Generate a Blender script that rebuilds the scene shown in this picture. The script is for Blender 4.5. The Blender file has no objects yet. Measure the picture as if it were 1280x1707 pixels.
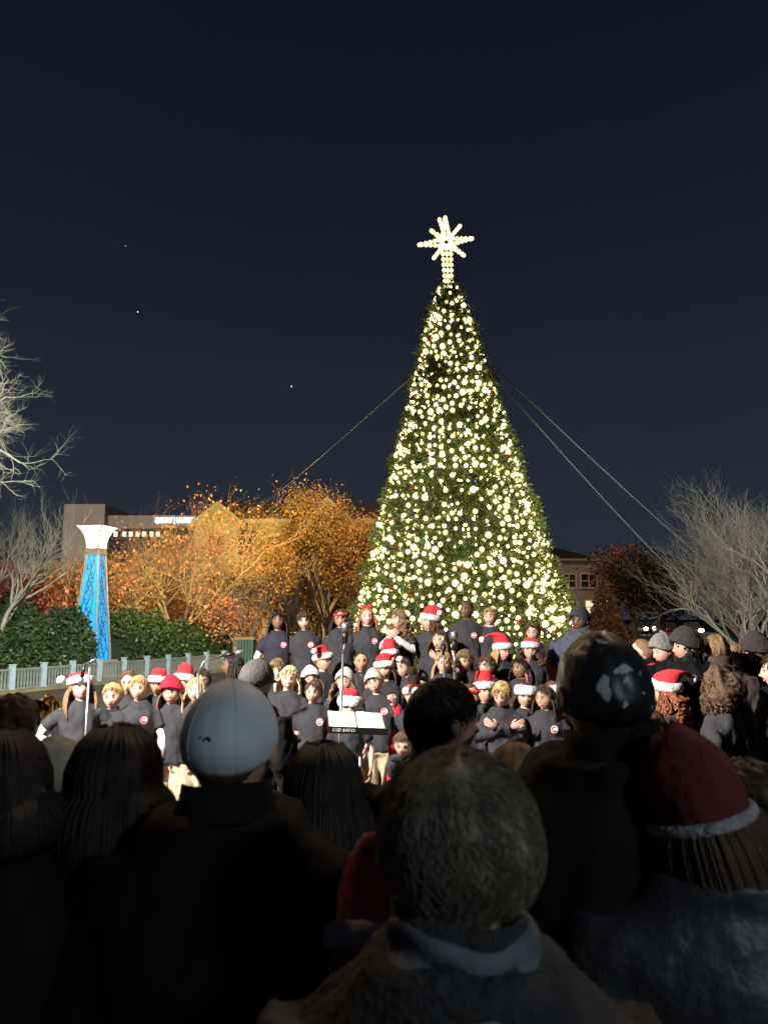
import bpy, bmesh, math, random
import numpy as np
from mathutils import Vector, Matrix, noise
from mathutils.bvhtree import BVHTree
R = math.radians
random.seed(7)
RNG = np.random.default_rng(7)
S = bpy.context.scene
COL = S.collection

# ------------------------------------------------------------------ camera
F_PX, CX, CY = 1282.0, 640.0, 853.5
PITCH = R(7.84)
CAM_Z = 1.9
cam_d = bpy.data.cameras.new('camera')
cam_d.sensor_fit = 'VERTICAL'
cam_d.sensor_height = 36.0
cam_d.lens = 36.0 * F_PX / 1707.0
cam_d.clip_start = 0.05
cam_d.clip_end = 2000
cam_d.dof.use_dof = True
cam_d.dof.focus_distance = 9.0
cam_d.dof.aperture_fstop = 4.5
cam = bpy.data.objects.new('camera', cam_d)
COL.objects.link(cam)
cam.location = (0, 0, CAM_Z)
cam.rotation_euler = (R(90) + PITCH, 0, 0)
S.camera = cam

# ------------------------------------------------------------------ night sky
W = bpy.data.worlds.new('World')
S.world = W
W.use_nodes = True
nt = W.node_tree
nt.nodes.clear()
wo = nt.nodes.new('ShaderNodeOutputWorld')
bg = nt.nodes.new('ShaderNodeBackground')
ramp = nt.nodes.new('ShaderNodeValToRGB')
tc = nt.nodes.new('ShaderNodeTexCoord')
sx = nt.nodes.new('ShaderNodeSeparateXYZ')
nz = nt.nodes.new('ShaderNodeTexNoise')
nz.inputs['Scale'].default_value = 1.6
nz.inputs['Detail'].default_value = 3
ma = nt.nodes.new('ShaderNodeMath'); ma.operation = 'MULTIPLY_ADD'
ma.inputs[1].default_value = 0.16
nt.links.new(tc.outputs['Generated'], sx.inputs[0])
nt.links.new(tc.outputs['Generated'], nz.inputs['Vector'])
nt.links.new(nz.outputs['Fac'], ma.inputs[0])
nt.links.new(sx.outputs['Z'], ma.inputs[2])
nt.links.new(ma.outputs[0], ramp.inputs[0])
nt.links.new(ramp.outputs[0], bg.inputs[0])
nt.links.new(bg.outputs[0], wo.inputs[0])
e = ramp.color_ramp.elements
e[0].position = 0.0; e[0].color = (0.026, 0.032, 0.046, 1)
e[1].position = 0.86; e[1].color = (0.0048, 0.0048, 0.0108, 1)
m_ = ramp.color_ramp.elements.new(0.32); m_.color = (0.0172, 0.0214, 0.0340, 1)
m_ = ramp.color_ramp.elements.new(0.55); m_.color = (0.0096, 0.0116, 0.0205, 1)
bg.inputs[1].default_value = 1.0

S.view_settings.view_transform = 'Standard'
S.view_settings.look = 'None'
S.view_settings.exposure = 0
S.view_settings.gamma = 1
S.render.engine = 'CYCLES'
S.cycles.use_denoising = True
S.cycles.max_bounces = 5
S.cycles.diffuse_bounces = 3
S.cycles.glossy_bounces = 2
S.cycles.transparent_max_bounces = 12
S.cycles.sample_clamp_indirect = 4

def lamp(name, kind, loc, target, power, color, size=0.3, angle=None, blend=0.4):
    ld = bpy.data.lights.new(name, kind)
    ld.energy = power
    ld.color = color
    if kind == 'SPOT':
        ld.shadow_soft_size = size
        ld.spot_size = R(angle or 60); ld.spot_blend = blend
    elif kind == 'POINT':
        ld.shadow_soft_size = size
    lo = bpy.data.objects.new(name, ld)
    COL.objects.link(lo)
    lo.location = loc
    d = Vector(target) - Vector(loc)
    lo.rotation_euler = d.to_track_quat('-Z', 'Y').to_euler()
    return lo

lamp('stage_floodlight', 'SPOT', (-4.0, 2.8, 4.7), (0.2, 8.2, 0.9), 7000, (1.0, 0.93, 0.85), 0.14, 72, 0.3)
lamp('plaza_floodlight', 'SPOT', (2.4, 1.0, 6.4), (9.5, 20.0, 2.2), 8000, (0.92, 0.92, 0.86), 0.3, 46, 0.5)
lamp('plaza_floodlight', 'SPOT', (-1.6, 2.0, 6.8), (-9.5, 21, 2.4), 34000, (0.95, 0.97, 0.80), 0.3, 40, 0.6)
lamp('street_lamp_behind', 'SPOT', (2.9, -2.4, 3.6), (0.5, 1.25, 1.5), 260, (0.82, 0.93, 1.0), 0.3, 44, 1.0)
lamp('sodium_lamp', 'POINT', (-12.0, 24.0, 22.0), (0, 30, 0), 5000, (1.0, 0.62, 0.24), 0.4)
lamp('sodium_lamp', 'SPOT', (-4.0, 11.0, 14.0), (-8.8, 33, 3.6), 36000, (1.0, 0.66, 0.27), 0.3, 34, 0.6)
lamp('sodium_lamp', 'SPOT', (-2.0, 11.5, 15.0), (-4.2, 41, 4.5), 64000, (1.0, 0.72, 0.32), 0.3, 26, 0.5)
lamp('facade_lamp', 'SPOT', (-10, 45, 2.0), (-9, 60, 8), 7500, (1.0, 0.78, 0.28), 0.3, 110, 0.5)
lamp('street_lamp_far', 'POINT', (16, 36, 34.0), (0, 0, 0), 16000, (1.0, 0.66, 0.48), 0.3)
lamp('street_lamp_far', 'POINT', (-40, 80, 14.0), (0, 0, 0), 24000, (1.0, 0.86, 0.72), 0.5)

# ------------------------------------------------------------------ helpers
def P(px, py, d):
    """a point of the place: picture direction and metres of depth along the view"""
    u = (px - CX) / F_PX; v = (CY - py) / F_PX
    ry = math.cos(PITCH) - v * math.sin(PITCH)
    rz = math.sin(PITCH) + v * math.cos(PITCH)
    k = d / ry
    return Vector((u * k, d, CAM_Z + rz * k))

MATS = {}
def mat(name, color, rough=0.7, color2=None, scale=8.0, bump=0.0, bscale=40.0, metallic=0.0,
        emis=None, estr=0.0, coat=0.0, spec=0.5, sheen=0.0, thin=None):
    if name in MATS: return MATS[name]
    m = bpy.data.materials.new(name); m.use_nodes = True
    t = m.node_tree; b = t.nodes['Principled BSDF']
    b.inputs['Base Color'].default_value = (*color, 1)
    b.inputs['Roughness'].default_value = rough
    b.inputs['Metallic'].default_value = metallic
    b.inputs['Specular IOR Level'].default_value = spec
    if coat: b.inputs['Coat Weight'].default_value = coat
    if sheen:
        b.inputs['Sheen Weight'].default_value = sheen
        b.inputs['Sheen Roughness'].default_value = 0.5
        b.inputs['Sheen Tint'].default_value = (*[min(1, c * 2 + .1) for c in color], 1)
    t_ = t.nodes.new('ShaderNodeTexCoord')
    if color2 is not None:
        n = t.nodes.new('ShaderNodeTexNoise'); n.inputs['Scale'].default_value = scale
        n.inputs['Detail'].default_value = 5
        r = t.nodes.new('ShaderNodeValToRGB')
        r.color_ramp.elements[0].position = 0.35; r.color_ramp.elements[0].color = (*color, 1)
        r.color_ramp.elements[1].position = 0.66; r.color_ramp.elements[1].color = (*color2, 1)
        t.links.new(t_.outputs['Object'], n.inputs['Vector'])
        t.links.new(n.outputs['Fac'], r.inputs[0]); t.links.new(r.outputs[0], b.inputs['Base Color'])
    if bump:
        n2 = t.nodes.new('ShaderNodeTexNoise'); n2.inputs['Scale'].default_value = bscale
        n2.inputs['Detail'].default_value = 6
        bp = t.nodes.new('ShaderNodeBump'); bp.inputs['Strength'].default_value = bump
        bp.inputs['Distance'].default_value = 0.02
        t.links.new(t_.outputs['Object'], n2.inputs['Vector'])
        t.links.new(n2.outputs['Fac'], bp.inputs['Height']); t.links.new(bp.outputs[0], b.inputs['Normal'])
    if emis is not None:
        b.inputs['Emission Color'].default_value = (*emis, 1)
        b.inputs['Emission Strength'].default_value = estr
    MATS[name] = m
    return m

class MB:
    def __init__(s): s.v = []; s.f = []; s.m = []; s.n = 0
    def add(s, vs, fs, mi=0):
        o = s.n
        s.v.extend([tuple(p) for p in vs]); s.n += len(vs)
        s.f.extend([tuple(i + o for i in f) for f in fs])
        if isinstance(mi, int): s.m.extend([mi] * len(fs))
        else: s.m.extend(mi)
    def box(s, c, size, mi=0, rz=0.0, M=None):
        x, y, z = [k / 2 for k in size]
        vs = [Vector((a * x, b * y, d * z)) for d in (-1, 1) for b in (-1, 1) for a in (-1, 1)]
        if rz: 
            Q = Matrix.Rotation(rz, 3, 'Z'); vs = [Q @ v for v in vs]
        if M is not None: vs = [M @ v for v in vs]
        vs = [v + Vector(c) for v in vs]
        s.add(vs, [(0, 2, 3, 1), (4, 5, 7, 6), (0, 1, 5, 4), (2, 6, 7, 3), (0, 4, 6, 2), (1, 3, 7, 5)], mi)
    def tube(s, pts, rad, n=8, mi=0, flat=1.0, up=None, cap=True):
        pts = [Vector(p) for p in pts]
        if not hasattr(rad, '__len__'): rad = [rad] * len(pts)
        vs = []; k = len(pts)
        prev = None
        for i, p in enumerate(pts):
            t = (pts[min(i + 1, k - 1)] - pts[max(i - 1, 0)])
            if t.length < 1e-9: t = Vector((0, 0, 1))
            t.normalize()
            if prev is None:
                ref = Vector(up) if up else (Vector((0, 1, 0)) if abs(t.y) < .9 else Vector((1, 0, 0)))
            else: ref = prev
            b = ref - t * ref.dot(t)
            if b.length < 1e-6: b = Vector((1, 0, 0)) - t * t.x
            b.normalize(); prev = b
            a = t.cross(b)
            r = rad[i]
            for j in range(n):
                g = 2 * math.pi * j / n
                vs.append(p + a * (math.cos(g) * r) + b * (math.sin(g) * r * flat))
        fs = [(i * n + j, i * n + (j + 1) % n, (i + 1) * n + (j + 1) % n, (i + 1) * n + j)
              for i in range(k - 1) for j in range(n)]
        if cap:
            fs.append(tuple(reversed(range(n)))); fs.append(tuple((k - 1) * n + j for j in range(n)))
        s.add(vs, fs, mi)
    def rings(s, rr, n=16, mi=0):
        """rr: list of (center, halfx, halfy) horizontal rings -> closed loft"""
        vs = []
        for c, a, b in rr:
            for j in range(n):
                g = 2 * math.pi * j / n
                cx_, sy_ = math.cos(g), math.sin(g)
                q = 0.85
                vs.append((c[0] + a * math.copysign(abs(cx_) ** q, cx_), c[1] + b * math.copysign(abs(sy_) ** q, sy_), c[2]))
        k = len(rr)
        fs = [(i * n + j, i * n + (j + 1) % n, (i + 1) * n + (j + 1) % n, (i + 1) * n + j)
              for i in range(k - 1) for j in range(n)]
        fs.append(tuple(reversed(range(n)))); fs.append(tuple((k - 1) * n + j for j in range(n)))
        s.add(vs, fs, mi)
    def sphere(s, c, r, nu=10, nv=7, mi=0, sc=(1, 1, 1), M=None, fn=None):
        vs = []
        for i in range(nv + 1):
            t = math.pi * i / nv
            for j in range(nu):
                a = 2 * math.pi * j / nu
                p = Vector((math.sin(t) * math.cos(a) * sc[0], math.sin(t) * math.sin(a) * sc[1], math.cos(t) * sc[2])) * r
                if fn: p = fn(p)
                if M is not None: p = M @ p
                vs.append(p + Vector(c))
        fs = [(i * nu + j, (i + 1) * nu + j, (i + 1) * nu + (j + 1) % nu, i * nu + (j + 1) % nu)
              for i in range(nv) for j in range(nu)]
        s.add(vs, fs, mi)
    def torus(s, c, R1, r, nu=24, nv=8, mi=0, M=None, sx=1, sy=1, jit=0.0):
        vs = []
        for i in range(nu):
            a = 2 * math.pi * i / nu
            for j in range(nv):
                b = 2 * math.pi * j / nv
                rr = r * (1 + jit * random.uniform(-1, 1))
                p = Vector(((R1 + rr * math.cos(b)) * math.cos(a) * sx, (R1 + rr * math.cos(b)) * math.sin(a) * sy, rr * math.sin(b)))
                if M is not None: p = M @ p
                vs.append(p + Vector(c))
        fs = [(i * nv + j, ((i + 1) % nu) * nv + j, ((i + 1) % nu) * nv + (j + 1) % nv, i * nv + (j + 1) % nv)
              for i in range(nu) for j in range(nv)]
        s.add(vs, fs, mi)
    def mesh(s, name, mats, smooth=True):
        me = bpy.data.meshes.new(name)
        me.from_pydata(s.v, [], s.f)
        for m in (mats if isinstance(mats, (list, tuple)) else [mats]): me.materials.append(m)
        me.polygons.foreach_set('material_index', s.m)
        if smooth: me.polygons.foreach_set('use_smooth', [True] * len(s.f))
        me.update()
        return me
    def build(s, name, mats, parent=None, smooth=True, loc=None):
        return link(name, s.mesh(name, mats, smooth), parent, loc)

def link(name, me, parent=None, loc=None):
    o = bpy.data.objects.new(name, me); COL.objects.link(o)
    if parent is not None: o.parent = parent
    if loc is not None: o.location = loc
    return o
def tag(o, label=None, cat=None, group=None, kind=None):
    if label: o['label'] = label
    if cat: o['category'] = cat
    if group: o['group'] = group
    if kind: o['kind'] = kind
    return o
def thing(name, label, cat, loc=(0, 0, 0), rz=0.0, group=None):
    o = bpy.data.objects.new(name, None); COL.objects.link(o)
    o.empty_display_size = 0.1
    o.location = loc; o.rotation_euler = (0, 0, rz)
    return tag(o, label, cat, group)

def leaf_mesh(name, centers, size, mats, aspect=0.5, rng=RNG, dirs=None, fold=0.25):
    """many small folded leaf faces around given centres"""
    n = len(centers)
    c = np.asarray(centers, float)
    d = rng.normal(size=(n, 3)) if dirs is None else dirs + rng.normal(size=(n, 3)) * .35
    d /= np.linalg.norm(d, axis=1)[:, None]
    e_ = rng.normal(size=(n, 3)); s_ = np.cross(d, e_); s_ /= np.linalg.norm(s_, axis=1)[:, None] + 1e-9
    up = np.cross(s_, d)
    sz = size * rng.uniform(.6, 1.3, n)[:, None]
    v = np.empty((n, 4, 3))
    v[:, 0] = c
    v[:, 1] = c + d * sz * .5 + s_ * sz * aspect * .5 + up * sz * fold * .3
    v[:, 2] = c + d * sz
    v[:, 3] = c + d * sz * .5 - s_ * sz * aspect * .5 + up * sz * fold * .3
    me = bpy.data.meshes.new(name)
    me.vertices.add(n * 4); me.vertices.foreach_set('co', v.reshape(-1))
    me.loops.add(n * 4); me.loops.foreach_set('vertex_index', np.arange(n * 4, dtype=np.int32))
    me.polygons.add(n)
    me.polygons.foreach_set('loop_start', np.arange(n, dtype=np.int32) * 4)
    me.polygons.foreach_set('loop_total', np.full(n, 4, dtype=np.int32))
    for m in mats: me.materials.append(m)
    me.polygons.foreach_set('material_index', rng.integers(0, len(mats), n).astype(np.int32))
    me.update(calc_edges=True)
    return me

# ------------------------------------------------------------------ materials
M_asphalt = mat('plaza_paving', (0.035, 0.034, 0.032), 0.75, (0.075, 0.07, 0.06), 1.3, 0.35, 60)
M_grass = mat('lawn', (0.03, 0.042, 0.014), 0.9, (0.06, 0.06, 0.02), 3, 0.5, 30)
M_white = mat('white_paint', (0.62, 0.62, 0.58), 0.6, (0.42, 0.42, 0.38), 9, 0.2, 60)
M_black = mat('black_plastic', (0.012, 0.012, 0.013), 0.45)
M_blackmetal = mat('black_metal', (0.03, 0.03, 0.03), 0.35, metallic=0.6)
M_steel = mat('steel', (0.45, 0.45, 0.44), 0.35, metallic=0.9)
M_greysteel = mat('grey_ironwork', (0.22, 0.20, 0.17), 0.5, (0.30, 0.27, 0.22), 6, 0.2, 40, metallic=0.3)
M_bark = mat('grey_bark', (0.26, 0.25, 0.20), 0.9, (0.36, 0.35, 0.29), 12, 0.4, 50)
M_bark2 = mat('brown_bark', (0.17, 0.13, 0.085), 0.9, (0.28, 0.22, 0.15), 12, 0.4, 50)
M_bulb_h = mat('hedge_leaf_a', (0.030, 0.060, 0.016), 0.55)
M_hedge = [M_bulb_h, mat('hedge_leaf_b', (0.050, 0.090, 0.024), 0.5), mat('hedge_leaf_c', (0.020, 0.042, 0.014), 0.6)]
M_orange = [mat('orange_leaf_a', (0.36, 0.17, 0.045), 0.6), mat('orange_leaf_b', (0.42, 0.24, 0.07), 0.6), mat('orange_leaf_c', (0.42, 0.085, 0.035), 0.6)]
M_orange = [M_orange[0], M_orange[1], M_orange[1], M_orange[0], M_orange[2]]
M_gold = [mat('gold_leaf_a', (0.32, 0.18, 0.05), 0.6), mat('gold_leaf_b', (0.38, 0.24, 0.07), 0.6), mat('gold_leaf_c', (0.26, 0.14, 0.045), 0.6)]
M_redl = [mat('red_leaf_a', (0.30, 0.085, 0.06), 0.6), mat('red_leaf_b', (0.40, 0.17, 0.125), 0.6), mat('red_leaf_c', (0.20, 0.06, 0.045), 0.6)]
M_brownl = [mat('brown_leaf_a', (0.20, 0.09, 0.04), 0.7), mat('brown_leaf_b', (0.28, 0.12, 0.05), 0.7)]
M_darkl = [mat('dark_leaf_a', (0.03, 0.025, 0.02), 0.8), mat('dark_leaf_b', (0.045, 0.033, 0.026), 0.8)]

# ------------------------------------------------------------------ ground
g = MB(); n = 60
vs = []; fs = []
for j in range(2):
    for i in range(2): vs.append((-400 + 800 * i, -60 + 860 * j, 0))
g.add(vs, [(0, 1, 3, 2)])
tag(g.build('ground', M_asphalt, smooth=False), kind='structure')
def sheet(name, poly, z, m):
    b = MB(); b.add([(x, y, z) for x, y in poly], [tuple(range(len(poly)))])
    return tag(b.build(name, m, smooth=False), kind='structure')
sheet('lawn', [(-60, 21.3), (-9.6, 20.3), (-4.4, 30.2), (-2, 44), (-60, 56)], 0.004, M_grass)
sheet('lawn', [(8, 24), (40, 20), (60, 44), (11, 44)], 0.004, M_grass)
# painted stripes of the crossing at the far right
for k in range(7):
    y0 = 8.9 + k * 1.05
    x0 = P(1258, 1200, y0).x
    b = MB(); b.box((x0 + 1.6, y0 + 0.26, 0.006), (3.2, 0.50, 0.004))
    tag(b.build('crossing_stripe', M_white, smooth=False), kind='structure')
# raised lawn edge timbers under the railing
M_timber = mat('edge_timber', (0.16, 0.14, 0.08), 0.85, (0.24, 0.21, 0.12), 5, 0.3, 40)

# ------------------------------------------------------------------ buildings
def gable_roof(mb, x0, x1, y0, y1, ze, zr, over=0.5, mi=0):
    a = [(x0 - over, y0 - over, ze), (x1 + over, y0 - over, ze), (x1 + over, y1 + over, ze), (x0 - over, y1 + over, ze),
         (x0 - over, (y0 + y1) / 2, zr), (x1 + over, (y0 + y1) / 2, zr)]
    mb.add(a, [(0, 1, 5, 4), (2, 3, 4, 5), (0, 4, 3), (1, 2, 5), (3, 2, 1, 0)], mi)

M_yellow = mat('cream_siding', (0.52, 0.44, 0.26), 0.8, (0.58, 0.50, 0.31), 1.2, 0.2, 8)
M_roof = mat('dark_shingle', (0.10, 0.092, 0.060), 0.95, (0.16, 0.145, 0.09), 2, 0.3, 10)
M_trim = mat('white_trim', (0.66, 0.58, 0.40), 0.7)
M_glassd = mat('dark_window_glass', (0.02, 0.022, 0.025), 0.5, spec=.15)
M_glassl = mat('lit_window_glass', (0.5, 0.42, 0.2), 0.3, emis=(1.0, 0.86, 0.52), estr=0.9)
M_concrete = mat('pale_concrete', (0.24, 0.215, 0.19), 0.85, (0.28, 0.25, 0.225), 0.3, 0.1, 5)
M_pink = mat('beige_render', (0.27, 0.235, 0.21), 0.9, (0.32, 0.28, 0.25), 0.6, 0.1, 5)

def window(parent, x, y, z, w, h, lit=False, nx=2, nz_=2):
    f = MB(); t = 0.09
    f.box((x, y, z + h / 2), (w + 2 * t, .10, t)); f.box((x, y, z - h / 2), (w + 2 * t, .12, t))
    f.box((x - w / 2 - t / 2, y, z), (t, .10, h - t)); f.box((x + w / 2 + t / 2, y, z), (t, .10, h - t))
    for i in range(1, nx): f.box((x - w / 2 + w * i / nx, y - .002, z), (.06, .08, h - t))
    for i in range(1, nz_): f.box((x, y + .004, z - h / 2 + h * i / nz_), (w, .07, .06))
    fo = f.build('window', M_trim, parent, smooth=False)
    p = MB(); p.box((x, y + .03, z), (w, .03, h - .05))
    p.build('pane', M_glassl if lit else M_glassd, fo, smooth=False)

# long cream apartment building with gables
Y2 = 60.0
def X2(px): return (px - CX) / F_PX * Y2 * 0.992
b2 = thing('apartment_building', 'long cream apartment building with dark roof and pointed gables behind the autumn trees', 'building', (0, 0, 0))
w = MB()
xl, xr = X2(334), X2(700)
w.box(((xl + xr) / 2, Y2 + 5, 4.7), (xr - xl, 10, 9.4))
w.build('wall', M_yellow, b2, smooth=False)
r_ = MB(); gable_roof(r_, xl, xr, Y2, Y2 + 10, 9.4, 11.55, .7); roof = r_.build('roof', M_roof, b2, smooth=False)
fa = MB(); fa.box(((xl + xr) / 2, Y2 - .74, 9.36), (xr - xl + 1.5, .1, .35)); fa.build('fascia', M_trim, b2, smooth=False)
for gx, hw, zp in ((X2(363), 1.75, 10.75), (X2(545), 1.9, 11.15)):
    m = MB(); ze = 9.42
    y0 = Y2 - 1.0
    m.add([(gx - hw, y0, 0), (gx + hw, y0, 0), (gx + hw, y0, ze), (gx, y0, zp), (gx - hw, y0, ze),
           (gx - hw, Y2 + .02, 0), (gx + hw, Y2 + .02, 0), (gx + hw, Y2 + .02, ze), (gx, Y2 + .02, zp), (gx - hw, Y2 + .02, ze)],
          [(0, 1, 2, 3, 4), (0, 5, 6, 1), (1, 6, 7, 2), (4, 9, 5, 0)])
    m.build('gable_bay', M_yellow, b2, smooth=False)
    m = MB()
    for s in (-1, 1):
        a = Vector((gx + s * (hw + .45), y0 - .12, ze - .32)); b = Vector((gx, y0 - .12, zp + .12))
        dn = Vector((0, 0, -.28)); bk = Vector((0, 3.0, 0))
        m.add([a, b, b + dn, a + dn, a + bk, b + bk, b + dn + bk, a + dn + bk],
              [(0, 1, 2, 3), (4, 7, 6, 5), (0, 4, 5, 1), (3, 2, 6, 7), (0, 3, 7, 4)], 0)
    m.build('gable_trim', M_trim, b2, smooth=False)
for px in (363, 411, 455, 500, 545, 590, 630, 672):
    for zc in (7.4, 4.3, 1.6):
        inbay = any(abs(X2(px) - gx) < hw for gx, hw in ((X2(365), 2.6), (X2(543), 3.3), (X2(655), 2.2)))
        window(b2, X2(px), Y2 - (1.06 if inbay else .06), zc, 1.15, 1.6, lit=(px == 500 and zc == 7.4))

# hospital block far left
Y1 = 110.0
def X1(px): return (px - CX) / F_PX * Y1 * 0.99
b1 = thing('nursing_school', 'large pale concrete building with a glowing roof sign far behind the lamp tower', 'building', (0, 0, 0))
m = MB(); xa, xb = X1(97), X1(166); m.box(((xa + xb) / 2, Y1 + 8, 9.1), (xb - xa, 16, 18.2)); m.build('tower_block', M_concrete, b1, smooth=False)
m = MB(); xa, xb = X1(166), X1(470); m.box(((xa + xb) / 2, Y1 + 9, 15.8), (xb - xa - .01, 15, 1.9)); m.build('parapet_band', M_concrete, b1, smooth=False)
m = MB(); m.box(((xa + xb) / 2, Y1 + 9.5, 7.4), (xb - xa - .01, 14.5, 14.8)); m.build('glazed_wall', M_glassd, b1, smooth=False)
m = MB(); m.box((X1(100) - 6, Y1 - 6, 4.6), (26, 9, 9.2)); m.build('brick_wing', mat('brown_brick', (0.07, 0.042, 0.028), .9, (0.10, .06, .04), 1), b1, smooth=False)
M_glow = mat('lit_office_window', (0.6, 0.6, 0.55), 0.4, emis=(0.95, 0.97, 0.9), estr=0.8)
for px in (178, 193, 204, 216, 227, 240, 251):
    p = MB(); p.box((X1(px), Y1 + 2.0, 14.05), (.55, .1, .75)); p.build('lit_window', M_glow, b1, smooth=False)
M_letters = mat('sign_letters', (0.8, 0.85, 0.9), 0.4, emis=(0.72, 0.86, 1.0), estr=4.0)
def text_obj(name, body, size, m, parent, loc, rot, extrude=0.02, bold=0.0, align='LEFT'):
    cu = bpy.data.curves.new(name, 'FONT'); cu.body = body; cu.size = size; cu.extrude = extrude
    cu.offset = bold; cu.align_x = align; cu.align_y = 'CENTER'; cu.resolution_u = 3
    o = bpy.data.objects.new(name, cu); COL.objects.link(o)
    o.parent = parent; o.location = loc; o.rotation_euler = rot
    cu.materials.append(m)
    return o
TEXTS = []
TEXTS.append(text_obj('sign', 'EMORY | NURSING', 1.16, M_letters, b1, (X1(247), Y1 + 1.42, 16.0), (R(90), 0, 0), 0.06, 0.016)); TEXTS[-1].scale = (.66, 1, 1)

# beige house right of the tree
Y3 = 62.0
def X3(px): return (px - CX) / F_PX * Y3 * 0.99
b3 = thing('beige_house', 'dim beige building with dark hipped roof and two lit windows right of the lit tree', 'building', (0, 0, 0))
xa, xb = X3(925), X3(1017)
m = MB(); m.box(((xa + xb) / 2, Y3 + 4, 3.25), (xb - xa, 8, 6.5)); m.build('wall', M_pink, b3, smooth=False)
m = MB(); m.box(((xa + xb) / 2, Y3 + 4, 6.55), (xb - xa + .5, 8.6, .16)); m.build('eaves', mat('eaves_paint', (0.34, .27, .23), .8), b3, smooth=False)
m = MB(); xc = xb - 1.1
m.add([(xa - 6, Y3 - .3, 6.66), (xc, Y3 - .3, 6.66), (xc, Y3 + 8.3, 6.66), (xa - 6, Y3 + 8.3, 6.66), (xa - 3, Y3 + 4, 7.9), (xc - 2.2, Y3 + 4, 7.9)],
      [(0, 1, 5, 4), (1, 2, 5), (2, 3, 4, 5), (3, 0, 4)]); m.build('roof', mat('black_roof', (0.012, .016, .012), .9), b3, smooth=False)
window(b3, X3(983), Y3 - .06, 4.85, 1.2, 1.15); window(b3, X3(1008), Y3 - .06, 4.85, .5, 1.1, nx=1)
window(b3, X3(990), Y3 - .06, 2.75, 1.3, 1.1, lit=True); window(b3, X3(1012), Y3 - .06, 2.9, .5, .8, lit=True, nx=1)
window(b3, X3(950), Y3 - .06, 4.85, 1.0, 1.1); window(b3, X3(950), Y3 - .06, 2.7, 1.0, 1.1)

# ------------------------------------------------------------------ trees
def grow(mb, p, d, length, rad, level, rnd, tips, up=0.25, spread=0.6, kids=4, sides=5, wig=0.22, minlen=0.12, shrink=.66):
    seg = 4
    pts = [p.copy()]; rr = [rad]
    cur = p.copy(); dd = d.normalized()
    for i in range(seg):
        dd = (dd + Vector((rnd.uniform(-1, 1), rnd.uniform(-1, 1), rnd.uniform(-1, 1))) * wig + Vector((0, 0, up * .3))).normalized()
        cur = cur + dd * length / seg
        pts.append(cur.copy()); rr.append(rad * (1 - .5 * (i + 1) / seg))
    mb.tube(pts, rr, max(3, sides), cap=False)
    if level <= 0 or length < minlen:
        tips.extend(pts[1:]); return
    for k in range(kids):
        t = rnd.uniform(.3, 1.0) if k else 1.0
        i = min(seg - 1, int(t * seg)); q = pts[i].lerp(pts[i + 1], t * seg - i) if t < 1 else pts[-1]
        base = (pts[i + 1] - pts[i]).normalized()
        side = Vector((rnd.uniform(-1, 1), rnd.uniform(-1, 1), rnd.uniform(-1, 1)))
        side = (side - base * side.dot(base)).normalized()
        nd = base * (1 - spread * .35) + side * spread * rnd.uniform(.6, 1.2) + Vector((0, 0, up))
        grow(mb, q, nd, length * shrink * rnd.uniform(.75, 1.15), rr[i + (1 if t == 1 else 0)] * .68, level - 1, rnd, tips, up, spread, kids, sides - 1, wig, minlen, shrink)

def tree(name, label, base, height, seed, levels=4, kids=4, trunk=0.3, rad=0.12, bark=M_bark, stems=1, lean=0.15, spread=.7, up=.2,
         leaves=0, lsize=.12, lmats=None, lscat=.3, shrink=.66, wig=.22, ldir=None, minz=None, group=None, cat='tree', maxrad=None):
    rnd = random.Random(seed)
    rng = np.random.default_rng(seed)
    t = thing(name, label, cat, base, 0, group)
    mb = MB(); tips = []
    for s in range(stems):
        a = rnd.uniform(0, 6.28) if stems > 1 else 0
        ln = lean * (0.4 + rnd.random()) if stems > 1 else .02
        off = Vector((math.cos(a), math.sin(a), 0)) * (.15 if stems > 1 else 0)
        grow(mb, off, Vector((math.cos(a) * ln, math.sin(a) * ln, 1)), height * trunk, rad * (1 if s == 0 else .7), levels, rnd, tips, up, spread, kids, 6, wig, .08, shrink)
    zmax = sorted(v[2] for v in mb.v)[-max(1, len(mb.v) // 200)]
    k = height / zmax
    mx = sum(q.x for q in tips) / len(tips); my = sum(q.y for q in tips) / len(tips); mz = sum(q.z for q in tips) / len(tips)
    z00 = mz * .12
    def sh_(x, y, z):
        g_ = max(0.0, (z - z00)) / (mz - z00)
        return ((x - mx * g_) * k, (y - my * g_) * k, z * k)
    mb.v = [sh_(*q) for q in mb.v]
    # split trunk (first tube of each stem) from the branches: first tube only
    nfirst = 5 * 6
    tr = MB(); tr.v = mb.v[:nfirst]; tr.f = [f for f in mb.f if max(f) < nfirst]; tr.m = [0] * len(tr.f); tr.n = nfirst
    tr.build('trunk', bark, t)
    br = MB(); br.v = mb.v; br.f = [f for f in mb.f if max(f) >= nfirst]; br.m = [0] * len(br.f); br.n = mb.n
    br.build('branches', bark, t)
    if leaves:
        tp = np.array([sh_(*q) for q in tips])
        c = tp[rng.integers(0, len(tp), leaves)] + rng.normal(size=(leaves, 3)) * lscat
        if minz is not None: c = c[c[:, 2] > minz]
        dirs = None
        o = link('crown', leaf_mesh('crown', c, lsize, lmats, .7, rng, dirs), t)
    return t

def gp(px, d): 
    v = P(px, 1030, d); return (v.x, d, 0)
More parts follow.
